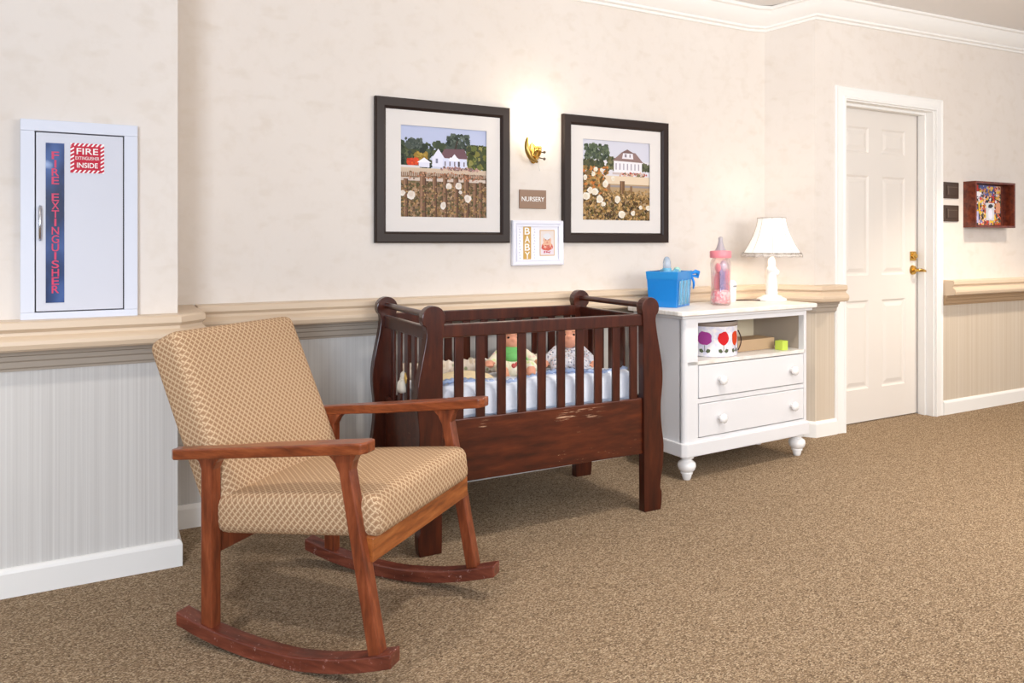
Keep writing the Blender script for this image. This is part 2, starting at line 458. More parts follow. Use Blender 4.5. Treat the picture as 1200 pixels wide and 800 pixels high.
# rails
rp = [(.0, .905), (.082, .905), (.090, .900), (.092, .880), (.086, .874), (.080, .868), (.082, .858), (.094, .850), (.101, .842), (.103, .830), (.098, .815), (.088, .808), (.040, .803), (.0, .803)]
up = [(0, .803), (.036, .803), (.034, .790), (.026, .786), (.024, .772), (.016, .766), (.014, .748), (.007, .742), (.006, .735), (0, .735)]
def rail(name, pth, label, back=0):
    t = thing(name, label, 'handrail', (0, 0, 0)); t['kind'] = 'structure'
    obj('rail_cap', sweep(B(), [(-back if o_ <= 0 else o_, z_) for o_, z_ in rp], pth), M['rail'], t, smooth=True, auto=25)
    obj('rail_molding', sweep(B(), up, pth), M['undertrim'] if pth[0][0] < 1 else M['undertrim_shaded'], t, smooth=True, auto=25)
    return t
rail('trim_1', [(-5, YB), (.205, YB), (.240, YB+.035), (.240, YM-.002)], 'moulded beige handrail under the fire extinguisher cabinet', .03)
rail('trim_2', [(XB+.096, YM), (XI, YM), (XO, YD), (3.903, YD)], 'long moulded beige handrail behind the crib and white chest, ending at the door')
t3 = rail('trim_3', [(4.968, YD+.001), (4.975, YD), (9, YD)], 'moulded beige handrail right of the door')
# door
def doorpanel(bm, x0, x1, z0, z1, y):
    e = .018
    fr = [(x0, z0), (x1, z0), (x1, z1), (x0, z1)]
    def ring(i, yy): return [bm.verts.new((x, yy, z)) for x, z in ((x0+i, z0+i), (x1-i, z0+i), (x1-i, z1-i), (x0+i, z1-i))]
    rs = [ring(0, y), ring(.012, y+.008), ring(.022, y+.008), ring(.046, y+.001)]
    for a, b in zip(rs, rs[1:]):
        for k in range(4): bm.faces.new((a[k], a[(k+1) % 4], b[(k+1) % 4], b[k]))
    bm.faces.new(rs[-1])
yd = YD+.11
DX0, DX1 = OL+.012, OR-.008
dt = thing('door_1', 'white six-panel door with brass lever and deadbolt', 'door', (0, 0, 0)); dt['kind'] = 'structure'
bm = B()
pxs = [(4.125, 4.365), (4.495, 4.735)]; pzs = [(.215, .785), (.945, 1.590), (1.735, 1.900)]
gx = sorted([DX0, DX1]+[v for p in pxs for v in p]); gz = sorted([.006, 2.025]+[v for p in pzs for v in p])
for i in range(len(gx)-1):
    for j in range(len(gz)-1):
        if (gx[i], gx[i+1]) in pxs and (gz[j], gz[j+1]) in pzs: doorpanel(bm, gx[i], gx[i+1], gz[j], gz[j+1], yd)
        else: bm.faces.new([bm.verts.new((x, yd, z)) for x, z in ((gx[i], gz[j]), (gx[i+1], gz[j]), (gx[i+1], gz[j+1]), (gx[i], gz[j+1]))])
bmesh.ops.remove_doubles(bm, verts=bm.verts, dist=1e-5)
box(bm, DX0, DX1, yd+.012, yd+.04, .006, 2.025)
obj('door_slab', bm, M['door'], dt)
bm = B()                                   # jamb lining and stops
box(bm, OL, OL+.010, YD-.002, YD+.16, 0, DT); box(bm, OR-.006, OR+.004, YD-.002, YD+.16, 0, DT); box(bm, OL+.010, OR-.006, YD-.002, YD+.16, DT-.008, DT+.004)
box(bm, OR-.020, OR-.006, YD+.05, YD+.098, 0, DT-.008); box(bm, OL+.010, OR-.020, YD+.05, YD+.098, DT-.024, DT-.008)
obj('jamb', bm, M['trimwhite'], dt)
cs = [(0, 0), (0, .018), (.012, .018), (.018, .012), (.060, .009), (.078, .013), (.085, .006), (.085, 0)]
bm = B()   # casing: profile swept round the opening with mitres (w outward, d toward room)
def cas(wd, corner):
    w, d = wd; x, z = {0: (OL-w+.0, 0), 1: (OL-w, DT+w*.9), 2: (OR+.005+w, DT+w*.9), 3: (OR+.005+w, 0)}[corner]
    return (x, YD-d, z)
rings = [[bm.verts.new(cas(p, c)) for p in cs] for c in range(4)]
for a, b in zip(rings, rings[1:]):
    for j in range(len(cs)): bm.faces.new((a[j], a[(j+1) % len(cs)], b[(j+1) % len(cs)], b[j]))
bm.faces.new(rings[0]); bm.faces.new(rings[-1])
obj('casing', bm, M['trimwhite'], dt)
bm = B(); bmesh.ops.create_cone(bm, cap_ends=True, segments=28, radius1=.033, radius2=.028, depth=.012, matrix=Matrix.Translation((4.815, yd-.006, .972)) @ Matrix.Rotation(PI/2, 4, 'X'))
tube(bm, [(4.815, yd-.01, .972), (4.815, yd-.05, .972), (4.83, yd-.056, .973), (4.86, yd-.056, .968), (4.885, yd-.054, .960)], [.011, .010, .011, .009, .007], 12)
obj('lever_handle', bm, M['brass'], dt, smooth=True, auto=40)
bm = B(); box(bm, 4.785, 4.845, yd-.010, yd, 1.035, 1.098)
bmesh.ops.create_cone(bm, cap_ends=True, segments=24, radius1=.020, radius2=.017, depth=.02, matrix=Matrix.Translation((4.815, yd-.018, 1.067)) @ Matrix.Rotation(PI/2, 4, 'X'))
obj('deadbolt', bm, M['brass'], dt, bevel=.004)

# ---------------------------------------------------------------- fire extinguisher cabinet
fc = thing('extinguisher_cabinet', 'white metal fire extinguisher cabinet with a narrow blue window, on the left wall', 'cabinet', (-.064, YB, 1.222))
W2, H2 = .172, .341
bm = B()
for a in ((-W2, W2, -.030, 0, H2-.038, H2), (-W2, W2, -.030, 0, -H2, -H2+.046), (-W2, -W2+.040, -.030, 0, -H2+.046, H2-.038), (W2-.042, W2, -.030, 0, -H2+.046, H2-.038)): box(bm, *a)
obj('cabinet_frame', bm, M['cab'], fc, bevel=.002)
obj('back_plate', bx(-W2+.03, W2-.03, -.004, 0, -H2+.03, H2-.03), M['gap'], fc)
cd = obj('cabinet_door', bx(-.1285, .1265, -.027, -.006, -.2915, .2995), M['cabdoor'], fc, bevel=.0015)
obj('window_pane', bx(-.101, -.048, -.0290, -.0272, -.264, .266), M['glass'], cd)
zt = .225
for k, ch in enumerate('FIRE EXTINGUISHER'):
    if ch != ' ':
        text('lettering', ch, .036, M['redletters'], cd, (-.0735, -.0298, zt-k*.0278), width=(.006 if ch == 'I' else .021), bold=.0004)
bm = B(); tube(bm, [(-.1165, -.030, .055), (-.1165, -.042, .050), (-.1165, -.044, 0), (-.1165, -.042, -.050), (-.1165, -.030, -.055)], .0042, 8); obj('pull_handle', bm, M['chrome'], cd, smooth=True)
st = Art(.100, .100)
st.rect(0, 0, 1, 1, (246,240,242)); 
nst = 7
def stripe_edge(x0, y0, x1, y1, horiz):
    for i in range(nst):
        a = i/nst; b = a+.55/nst
        if horiz: st.poly([(x0+(x1-x0)*a, y0), (x0+(x1-x0)*b, y0), (x0+(x1-x0)*b+.07, y1), (x0+(x1-x0)*a+.07, y1)], (196,44,66))
        else: st.poly([(x0, y0+(y1-y0)*a), (x1, y0+(y1-y0)*a+.07), (x1, y0+(y1-y0)*b+.07), (x0, y0+(y1-y0)*b)], (196,44,66))
stripe_edge(0, .90, .93, 1, True); stripe_edge(0, 0, .93, .10, True); stripe_edge(0, .0, .11, .93, False); stripe_edge(.89, .0, 1, .93, False)
st.rect(.11, .10, .89, .90, (194,40,62))
so = st.done('warning_sticker', fc, (.0195, -.0282, .220)); so['label'] = 'red and white fire extinguisher warning sticker'
text('lettering', 'FIRE', .030, M['white'], so, (0, -.0008, .023), width=.064, bold=.0003)
text('lettering', 'EXTINGUISHER', .0155, M['white'], so, (0, -.0008, .0), width=.070, bold=0)
text('lettering', 'INSIDE', .024, M['white'], so, (0, -.0008, -.024), width=.062, bold=.0003)

# ---------------------------------------------------------------- framed pictures
def picture(name, x0, x1, z0, z1, label, art, fw=.052, y=YM, mats=('black', 'mat_board'), depth=.028, iw=None, cat='picture'):
    cx_, cz_ = (x0+x1)/2, (z0+z1)/2; w, h = (x1-x0)/2, (z1-z0)/2
    t = thing(name, label, cat, (cx_, y-.001, cz_), group=None)
    bm = B(); pr = [(0, 0), (0, -depth*.8), (.006, -depth), (fw-.012, -depth), (fw-.004, -depth*.75), (fw, -depth*.55), (fw, -.004), (fw, 0)]
    def rg(o, yy): return [bm.verts.new((x, yy, z)) for x, z in ((-w+o, -h+o), (w-o, -h+o), (w-o, h-o), (-w+o, h-o))]
    rs = [rg(*p) for p in pr]
    for a, b in zip(rs, rs[1:]+rs[:1]):
        for k in range(4): bm.faces.new((a[k], a[(k+1) % 4], b[(k+1) % 4], b[k]))
    obj('frame', bm, M[mats[0]], t)
    return t, w, h
def matboard(t, w, h, ow, oh, oz=0, fw=.05):
    bm = B(); x = ow/2; z = oh/2; t_ = .003
    W_, H_ = w-fw+.004, h-fw+.004
    for a in ((-W_, W_, z+oz, H_), (-W_, W_, -H_, -z+oz), (-W_, -x, -z+oz, z+oz), (x, W_, -z+oz, z+oz)): box(bm, a[0], a[1], -.014, -.011, a[2], a[3])
    obj('mat_board', bm, M['mat_board'], t)
# left picture: white farmhouse above a weathered paling with white roses
t, w, h = picture('framed_picture', 1.088, 1.780, 1.156, 1.824, 'large dark-framed picture of a white house behind a weathered wooden fence, nearest the fire cabinet', None)
matboard(t, w, h, .442, .425, .0)
A_ = Art(.45, .433)
def bushes(A_, x0, x1, y0, y1, n, r, cols): A_.specks(n, x0, y0, x1, y1, r, cols, 1)
A_.rect(0, .5, 1, 1, (184,192,220)); A_.rect(0, .5, 1, .75, (204,208,226))
A_.rect(0, 0, 1, .54, (150,120,96))
DG = [(48,58,44), (62,72,50), (78,84,56), (40,48,42)]
A_.rect(0, .56, .18, .74, (62,66,50)); bushes(A_, .0, .35, .56, .80, 216, 0.0270, DG); bushes(A_, .07, .24, .76, .85, 72, 0.0180, [(66,76,70), (84,92,84)])
bushes(A_, .38, .58, .62, .82, 96, 0.0300, DG); bushes(A_, .52, .78, .74, .92, 144, 0.0210, [(70,80,72), (90,100,90), (50,60,52)])
A_.poly([(.60, .72), (.63, .72), (.66, .86), (.64, .86)], (60,52,44))
bushes(A_, .78, 1, .56, .80, 264, 0.0270, [(96,104,52), (70,78,44), (130,126,66), (56,62,40)])
bushes(A_, .18, .30, .62, .70, 43, 0.0210, [(170,140,60), (150,120,50)]); bushes(A_, .08, .20, .57, .63, 52, 0.0180, [(222,84,40), (200,60,34)])
A_.poly([(.44, .66), (.50, .76), (.72, .77), (.76, .66)], (116,84,92)); A_.poly([(.36, .56), (.36, .66), (.43, .76), (.50, .66), (.50, .56)], (226,226,242))
A_.rect(.48, .56, .76, .66, (214,216,238)); A_.poly([(.54, .64), (.61, .72), (.68, .64)], (232,232,246)); A_.poly([(.49, .67), (.52, .76), (.73, .77), (.77, .67)], (112,82,90))
A_.poly([(.55, .63), (.615, .71), (.68, .63)], (236,236,248))
for i in range(5): A_.rect(.50+.055*i, .575, .515+.055*i, .625, (120,110,120))
A_.rect(.40, .60, .425, .65, (130,130,150)); A_.rect(.655, .57, .675, .63, (84,74,80))
A_.rect(.21, .55, .33, .61, (222,222,238)); A_.poly([(.19, .60), (.27, .655), (.35, .60)], (236,236,246))
A_.rect(0, .535, .22, .565, (214,206,206)); A_.rect(.0, .49, 1, .54, (206,184,158)); bushes(A_, .45, .9, .53, .56, 72, 0.0120, [(150,110,110), (190,150,140), (110,90,80)])
for i in range(46): A_.rect(i/46+.004, .45, i/46+.013, .525, (196,176,160))
bushes(A_, 0, 1, .02, .44, 1248, 0.0168, [(122,96,72), (150,116,84), (92,70,52), (168,138,108), (104,92,62), (80,74,48)])
A_.rect(0, .40, .98, .435, (206,190,178))
for fx, fw_, tp in ((.04, .05, .42), (.22, .07, .50), (.36, .05, .46), (.48, .05, .48), (.60, .06, .44), (.72, .065, .49), (.83, .05, .40), (.90, .045, .41)):
    A_.rect(fx, 0, fx+fw_, tp, (118,86,66)); A_.rect(fx+.004, 0, fx+fw_*.4, tp-.01, (150,116,92)); A_.rect(fx+fw_*.8, 0, fx+fw_, tp, (84,58,44))
bushes(A_, 0, 1, .0, .36, 480, 0.0102, [(142,112,70), (110,88,58), (176,140,96), (86,82,50)]); bushes(A_, .1, .95, .42, .50, 120, 0.0084, [(170,110,80), (120,90,60), (200,150,120)])
for px_, py_, r_ in ((.12, .25, .05), (.03, .27, .03), (.55, .345, .035), (.66, .36, .04), (.77, .225, .04), (.48, .14, .036), (.68, .28, .02)):
    for q_ in range(4): A_.blob(px_+rnd.uniform(-.01, .01), py_+rnd.uniform(-.01, .01), r_*(1-.18*q_), r_*(1-.18*q_), (232-6*q_, 224-8*q_, 216-10*q_), 8, .2)
A_.done('print', t, (0, -.0065, 0))
# right picture
t, w, h = picture('framed_picture', 2.093, 2.787, 1.157, 1.823, 'large dark-framed picture of a white house beyond a rose thicket, right of the wall light', None)
matboard(t, w, h, .442, .425, .0)
A_ = Art(.45, .433)
A_.rect(0, .5, 1, 1, (206,206,218)); A_.rect(0, .55, 1, .75, (220,216,222)); A_.rect(0, 0, 1, .56, (176,150,116))
A_.poly([(.20, .66), (.23, .66), (.24, .86), (.22, .86)], (74,62,52)); bushes(A_, .05, .38, .76, .93, 216, 0.0210, [(78,90,70), (98,108,84), (60,70,58)])
bushes(A_, 0, .30, .62, .74, 144, 0.0240, [(70,74,52), (92,92,62), (54,60,44)]); bushes(A_, .36, .60, .64, .78, 120, 0.0240, [(84,86,56), (106,104,70), (66,70,48)])
bushes(A_, .85, 1, .64, .72, 72, 0.0180, [(90,92,66), (70,74,56)])
A_.rect(.46, .60, .88, .76, (232,228,232)); A_.poly([(.44, .75), (.58, .86), (.78, .86), (.90, .74)], (142,116,112)); A_.poly([(.58, .78), (.60, .86), (.66, .89), (.74, .86), (.75, .78)], (226,222,228))
A_.poly([(.56, .85), (.66, .90), (.77, .85)], (120,94,92))
for i in range(7): A_.rect(.485+.056*i, .64, .503+.056*i, .72, (168,160,172))
A_.rect(.62, .80, .65, .84, (140,130,140)); A_.rect(.69, .80, .71, .84, (140,130,140)); A_.rect(.44, .58, .90, .605, (196,180,176))
bushes(A_, .55, .95, .55, .61, 96, 0.0108, [(170,80,70), (120,110,80), (210,170,150)])
A_.rect(.3, .46, 1, .56, (222,202,176)); A_.rect(.3, .42, 1, .445, (150,140,138)); A_.rect(.55, .26, .62, .50, (112,80,56)); A_.rect(.57, .26, .585, .5, (146,112,84)); A_.rect(.36, .2, .41, .46, (140,110,84)); A_.rect(.70, .2, .735, .44, (130,100,74))
bushes(A_, 0, .36, .30, .66, 408, 0.0180, [(112,88,52), (140,112,66), (86,70,44), (176,140,84), (196,120,60)])
bushes(A_, 0, 1, .0, .33, 1008, 0.0168, [(134,104,62), (162,126,76), (96,72,44), (190,152,98), (110,96,54), (72,56,38)]); bushes(A_, .3, 1, .30, .38, 168, 0.0120, [(150,118,72), (120,96,60), (196,160,112)])
for px_, py_, r_ in ((.06, .29, .05), (.12, .37, .04), (.18, .35, .045), (.25, .27, .05), (.30, .20, .03), (.51, .27, .045), (.58, .08, .05), (.74, .10, .03), (.86, .17, .025), (.97, .18, .035), (.33, .45, .04), (.05, .52, .03), (.16, .57, .03), (.19, .63, .03), (.28, .62, .025), (.45, .52, .03)):
    for q_ in range(3): A_.blob(px_+rnd.uniform(-.01, .01), py_+rnd.uniform(-.01, .01), r_*(1-.2*q_), r_*(1-.2*q_), (236-6*q_, 228-8*q_, 214-12*q_), 8, .2)
A_.done('print', t, (0, -.0065, 0))
# baby frame (slightly crooked)
t, w, h = picture('photo_frame', 1.797, 2.098, 1.042, 1.269, 'small white photo frame with BABY lettering and an infant photo, under the nursery sign', None, fw=.026, mats=('babyframe', 'mat_board'), depth=.022, cat='photo frame')
t.rotation_euler = (0, math.radians(-.3), 0)
obj('card', bx(-w+.022, w-.022, -.009, -.007, -h+.022, h-.022), mat('card_white', (238,238,246), .7, .2), t)
bm = B(); [box(bm, *a) for a in ((w-.030, w-.024, -.020, -.009, -h+.024, h-.024), (-w+.024, -w+.030, -.020, -.009, -h+.024, h-.024), (-w+.030, w-.030, -.020, -.009, h-.030, h-.024), (-w+.030, w-.030, -.020, -.009, -h+.024, -h+.030))]
obj('inner_lip', bm, M['babyframe'], t)
gp = obj('gold_strip', bx(-.085, -.040, -.0105, -.0085, -.082, .082), M['gold'], t)
for k, ch in enumerate('BABY'): text('lettering', ch, .050, M['white'], gp, (-.0625, -.0112, .060-.0405*k), width=.030, bold=.0006)
for xx in (-.105, -.020):
    bm = B()
    for k in range(11): tube(bm, [(xx, -.0092, .072-.0145*k), (xx+.004*math.sin(k*2.1), -.0092, .066-.0145*k)], .0022, 6)
    obj('printed_border', bm, mat('silver_print', (196,194,206), .5, .3), t)
A_ = Art(.088, .132)
A_.rect(0, 0, 1, 1, (216,176,124)); A_.rect(.05, .035, .95, .965, (226,216,212)); A_.rect(.05, .035, .95, .40, (226,214,222)); A_.blob(.5, .36, .42, .16, (206,104,90), 14, .1); A_.specks(40, .16, .28, .84, .42, .03, [(214,120,100), (240,210,190), (190,80,70)])
A_.blob(.5, .60, .27, .20, (224,176,148), 18, .03); A_.blob(.5, .75, .25, .12, (222,222,226), 14, .1); A_.blob(.40, .62, .035, .02, (70,60,70), 8, 0); A_.blob(.60, .62, .035, .02, (70,60,70), 8, 0); A_.blob(.5, .51, .06, .018, (196,96,90), 8, 0); A_.blob(.5, .57, .03, .014, (206,150,124), 8, 0)
A_.blob(.28, .45, .09, .06, (226,178,150), 8, .1); A_.blob(.72, .45, .09, .06, (226,178,150), 8, .1); A_.specks(18, .25, .12, .75, .17, .025, [(196,70,90)])
A_.done('photo', t, (.055, -.0105, .0))
# nursery sign
t = thing('room_sign', 'small taupe wall sign reading NURSERY below the wall light', 'sign', (1.9205, YM-.001, 1.3765))
obj('plate', bx(-.078, .078, -.008, 0, -.0475, .0475), M['nursery'], t, bevel=.0015)
text('lettering', 'NURSERY', .033, M['white'], t, (0, -.0088, .001), width=.132, bold=.0002)
# sconce
t = thing('wall_light', 'small brass wall light with a glowing glass shade between the two pictures', 'wall light', (1.903, YM-.001, 1.612))
bm = B(); ellip(bm, (0.02, -.006, 0), (.026, .008, .055)); obj('back_plate', bm, M['brass'], t, smooth=True)
arm = smoothline([(-.043, .068), (-.048, .035), (-.041, .0), (-.022, -.034), (.014, -.052)], 4)
bm = B(); tube(bm, [(x, -.058, z) for x, z in arm], [.003+.011*math.sin(PI*(.06+.86*i/(len(arm)-1))) for i in range(len(arm))], 10); obj('crescent_arm', bm, M['antbrass'], t, smooth=True)
bm = B(); tube(bm, [(.020, -.002, -.02), (.024, -.04, -.03), (.020, -.070, -.005), (.016, -.072, .03)], [.009, .008, .009, .012], 10)
ellip(bm, (.008, -.062, .012), (.009, .009, .016)); ellip(bm, (.022, -.05, -.020), (.008, .008, .007)); tube(bm, [(-.01, -.06, -.02), (.0, -.065, .01), (-.012, -.062, .035)], [.004, .006, .003], 8); obj('ornament', bm, M['brass'], t, smooth=True)
bm = B(); [ellip(bm, (.062, -.045, z), (.0075,)*3, 12, 8) for z in (.002, -.032)]; tube(bm, [(.062, -.045, .002), (.030, -.03, .0)], .003, 6); tube(bm, [(.062, -.045, -.032), (.030, -.03, -.025)], .003, 6); obj('set_screw', bm, M['knobclear'], t, smooth=True)
bm = B(); lathe(bm, [(.020, .03), (.034, .045), (.044, .075), (.047, .105), (.043, .130), (.040, .133), (.042, .105), (.039, .078), (.030, .050), (.016, .036)], 28, (.018, -.075, 0), closed=True, flute=lambda t_, z: 1+.04*math.sin(8*t_)); obj('glass_shade', bm, M['opal'], t, smooth=True)
bm = B(); tube(bm, [(.028, -.04, -.035), (.028, -.05, -.075), (.034, -.05, -.095)], .0018, 6); obj('pull_cord', bm, M['cord'], t, smooth=True)
# switches
for k, (z0, z1, lb) in enumerate(((1.455, 1.566, 'upper dark brown switch plate beside the door casing'), (1.300, 1.410, 'lower dark brown switch plate beside the door casing'))):
    t = thing('switch_plate', lb, 'switch', (5.055, YD-.001, (z0+z1)/2), group='switch plates right of the door')
    obj('plate', bx(-.083, .083, -.010, 0, -.055, .055), M['switch'], t, bevel=.004, seg=3)
    obj('rocker_switch', bx(-.058, .058, -.015, -.009, -.035, .035), M['switch'], t, bevel=.002)
    bm = B(); box(bm, -.045, -.041, -.0158, -.0150, -.028, .028); box(bm, -.058, .058, -.0154, -.0150, .020, .022); obj('switch_groove', bm, mat('groove', (120,106,94), .5), t)
# shadow box of snapshots
t = thing('shadow_box', 'deep mahogany shadow box filled with colourful snapshots, right of the switch plates', 'picture', (5.440, YD-.001, 1.418))
w, h, d = .238, .158, .085
bm = B()
for a in ((-w, w, -d, 0, h-.014, h), (-w, w, -d, 0, -h, -h+.014), (-w, -w+.014, -d, 0, -h+.014, h-.014), (w-.014, w, -d, 0, -h+.014, h-.014)): box(bm, *a)
obj('frame', bm, M['shadow_wood'], t, bevel=.002)
obj('backing', bx(-w+.012, w-.012, -.006, 0, -h+.012, h-.012), M['shadow_wood'], t)
A_ = Art(.33, .275)
A_.rect(0, 0, 1, 1, (96,62,48)); pal = [(60,56,66), (206,150,60), (180,90,60), (90,98,150), (210,206,214), (52,44,40), (226,180,150), (60,80,70), (196,60,50), (130,120,170), (226,190,60)]
for i in range(5):
    for j in range(4):
        x0, y0 = i/5+rnd.uniform(-.02, .02), j/4+rnd.uniform(-.02, .02); c = rnd.choice(pal); A_.rect(max(0, x0), max(0, y0), min(1, x0+.21), min(1, y0+.26), c); A_.specks(20, max(0, x0), max(0, y0), min(1, x0+.2), min(1, y0+.24), .03, pal)
A_.rect(.08, .72, .30, .84, (232,226,232)); A_.rect(.46, .12, .76, .56, (206,208,214)); A_.blob(.62, .28, .08, .14, (226,226,240), 10, .1); A_.blob(.62, .48, .09, .05, (60,60,66), 10, .2); A_.rect(.0, .05, .2, .34, (170,166,206)); A_.blob(.1, .18, .05, .1, (230,226,240)); A_.rect(.82, .3, .98, .56, (214,150,120))
A_.specks(60, .25, .05, .45, .9, .03, pal)
A_.done('photo_collage', t, (.0, -.024, 0))
obj('collage_mount', bx(-.165, .165, -.0225, -.006, -.1375, .1375), M['gap'], t)

# ---------------------------------------------------------------- rocking chair
al = math.radians(39.5); u = (math.sin(al), -math.cos(al)); v = (math.cos(al), math.sin(al))
V0, U0 = 1.667, -1.374
ch = thing('rocking_chair', 'wooden rocking armchair with tan trellis-patterned upholstery, in front of the crib', 'chair', (V0*v[0]+U0*u[0], V0*v[1]+U0*u[1], 0), al)
WCH = .648
rk = [(.362, .047), (.26, .023), (.17, .010), (.09, .003), (.01, .0005), (-.05, .0015), (-.12, .009), (-.19, .020), (-.28, .041), (-.375, .070)]
rks = smoothline(rk, 3)
def rockz(y):
    for a, b in zip(rks, rks[1:]):
        if a[0] >= y >= b[0]: return a[1]+(b[1]-a[1])*(a[0]-y)/(a[0]-b[0])
    return rks[-1][1]
TH = .040
for side in (0, 1):
    s0, s1 = (.006, .056) if side == 0 else (WCH-.056, WCH-.006)
    sh_ = (lambda y: y*(.955 if y < 0 else 1)) if side == 0 else (lambda y: y*(1.04 if y < 0 else .985))
    bm = B(); prism(bm, [(sh_(y), z) for y, z in rks]+[(sh_(y), z+TH) for y, z in reversed(rks)], 'x', s0, s1); obj('rocker', bm, M['rocker'], ch, bevel=.004)
    l0, l1 = (.013, .050) if side == 0 else (WCH-.050, WCH-.013)
    # arm underside height along y
    az = lambda y: .524+(.384-y)*(.614-.524)/(.384+.315)
    # rear leg with flared top
    yr0, yr1 = .233, .275
    zt = lambda y: az(y)+.002
    prof = [(yr1, rockz(yr1)+TH-.003), (yr1, az(yr1)-.030), (yr1+.008, az(yr1)-.012), (yr1+.022, zt(yr1+.022)), (yr0-.030, zt(yr0-.030)), (yr0-.012, az(yr0)-.012), (yr0, az(yr0)-.034), (yr0, rockz(yr0)+TH-.003)]
    obj('leg', prism(B(), prof, 'x', l0, l1), M['chairwood'], ch, bevel=.004)
    # front leg, raked forward
    def fy(z): return -.205-(.60-z)*(.100/.51)
    h_ = .0185
    zb = rockz(-.305)+TH-.004
    prof = [(fy(zb)+h_, rockz(fy(zb)+h_)+TH-.004), (fy(.55)+h_, .55), (fy(.57)+h_+.010, .576), (fy(.58)+h_+.030, zt(-.15)), (fy(.6)-h_-.028, zt(-.25)), (fy(.58)-h_-.010, .584), (fy(.56)-h_, .560), (fy(zb)-h_, rockz(fy(zb)-h_)+TH-.004)]
    obj('leg', prism(B(), prof, 'x', l0, l1), M['chairwood'], ch, bevel=.004)
    a0, a1 = (.0, .064) if side == 0 else (WCH-.064, WCH)
    # armrest: tapered plank with clipped ends
    bm = B(); n = 10
    fx = .012 if side == 0 else -.056
    e0, e1 = (0, .018) if side == 0 else (.018, 0)
    plan = [(a0+e0+.012 if side else a0+.012, .384), (a1-e1-.006, .384), (a1-e1, .370), (a1-e1, .17), (a1, .05), (a1, -.280+fx), (a1-.012, -.297+fx), (a0+.014, -.297+fx), (a0, -.282+fx), (a0, .05), (a0+e0, .17), (a0+e0, .366)]
    lo = [bm.verts.new((x, y, az(y))) for x, y in plan]; hi = [bm.verts.new((x, y, az(y)+.031)) for x, y in plan]
    bm.faces.new(lo[::-1]); bm.faces.new(hi)
    for i in range(12): bm.faces.new((lo[i], lo[(i+1) % 12], hi[(i+1) % 12], hi[i]))
    obj('armrest', bm, M['chairwood_h'], ch, bevel=.005, seg=3)
# rails
il, ir = .050, WCH-.050
sl = math.atan((.383-.314)/(.56))
def sz(y): return .314+(.263-y)*(.383-.314)/.573
bm = B(); prism(bm, [(-.262, sz(-.26)-.060), (-.262, sz(-.26)+.01), (-.288, sz(-.28)+.004), (-.288, sz(-.28)-.060)], 'x', il-.012, ir+.012); obj('front_rail', bm, M['frontrail'], ch, bevel=.003)
bm = B(); prism(bm, [(.268, sz(.26)-.055), (.268, sz(.26)+.02), (.240, sz(.24)+.02), (.240, sz(.24)-.055)], 'x', il-.012, ir+.012); obj('rear_rail', bm, M['chairwood'], ch, bevel=.003)
for x in (.12, WCH-.15):
    bm = B(); prism(bm, [(.268, .27), (.240, .27), (.32, .46), (.490, .82), (.515, .82), (.35, .46)], 'x', x, x+.03); obj('back_support', bm, M['chairwood'], ch)
def cushion(name, sx, sy, sz_, r, puff, parent, m, loc, rot, uvrot=0):
    """rounded slab, thickness along local z; puffed top"""
    bm = B(); bmesh.ops.create_cube(bm, size=1)
    for vtx in bm.verts: vtx.co = Vector((vtx.co.x*sx, vtx.co.y*sy, vtx.co.z*sz_))
    bmesh.ops.bevel(bm, geom=bm.edges[:], offset=r, segments=5, profile=.5, affect='EDGES')
    # subdivide long faces for puff
    for ax in (0, 1):
        n = 10; L = (sx, sy)[ax]
        for k in range(1, n):
            co = [0, 0, 0]; co[ax] = -L/2+L*k/n; no = [0, 0, 0]; no[ax] = 1
            bmesh.ops.bisect_plane(bm, geom=bm.verts[:]+bm.edges[:]+bm.faces[:], plane_co=co, plane_no=no)
    bm.normal_update()
    uvl = bm.loops.layers.uv.new('UVMap')
    for f in bm.faces:
        n = f.normal; a = max(range(3), key=lambda i: abs(n[i])+(.0 if i != 2 else .15))
        for l in f.loops:
            c = l.vert.co
            l[uvl].uv = {2: (c.x, c.y), 1: (c.x, c.z+sy/2), 0: (c.z+sx/2, c.y)}[a] if a != 0 else (c.z+sx/2, c.y)
    for vtx in bm.verts:
        fx = max(0, 1-(2*vtx.co.x/sx)**2); fy_ = max(0, 1-(2*vtx.co.y/sy)**2)
        if vtx.co.z > 0: vtx.co.z += puff*fx**.6*fy_**.6
    return obj(name, bm, m, parent, smooth=True, loc=loc, rot=rot)
# seat: local thickness z, tilt so the front is higher
seat_len = .565; yc = (-.305+.258)/2
cushion('seat', .562, seat_len, .112, .034, .014, ch, M['fabric'], (.317, yc, sz(yc)+.054), (-sl, 0, 0))
# back: slab whose normal points forward and a little up
F = lambda z: .207+(z-.44)*.46
bt = math.atan(.46)
bl = .555
zmid = .648; 
oy = F(zmid)+.064*math.cos(bt); oz = zmid-.064*math.sin(bt)
# local z -> forward(-y), local y -> up the back
cushion('backrest', .560, bl, .122, .032, .010, ch, M['fabric'], (.330, oy, oz), (PI/2-bt, 0, 0))

# ---------------------------------------------------------------- crib
CX0, CX1, CY0, CY1 = 1.040, 2.131, 2.600, 3.232
cxm = 1.5855
cb = thing('crib', 'dark cherry wooden sleigh-style baby crib against the back wall', 'crib', (cxm, 2.915, 0), math.radians(-1.0))
def P0(x): return x-cxm
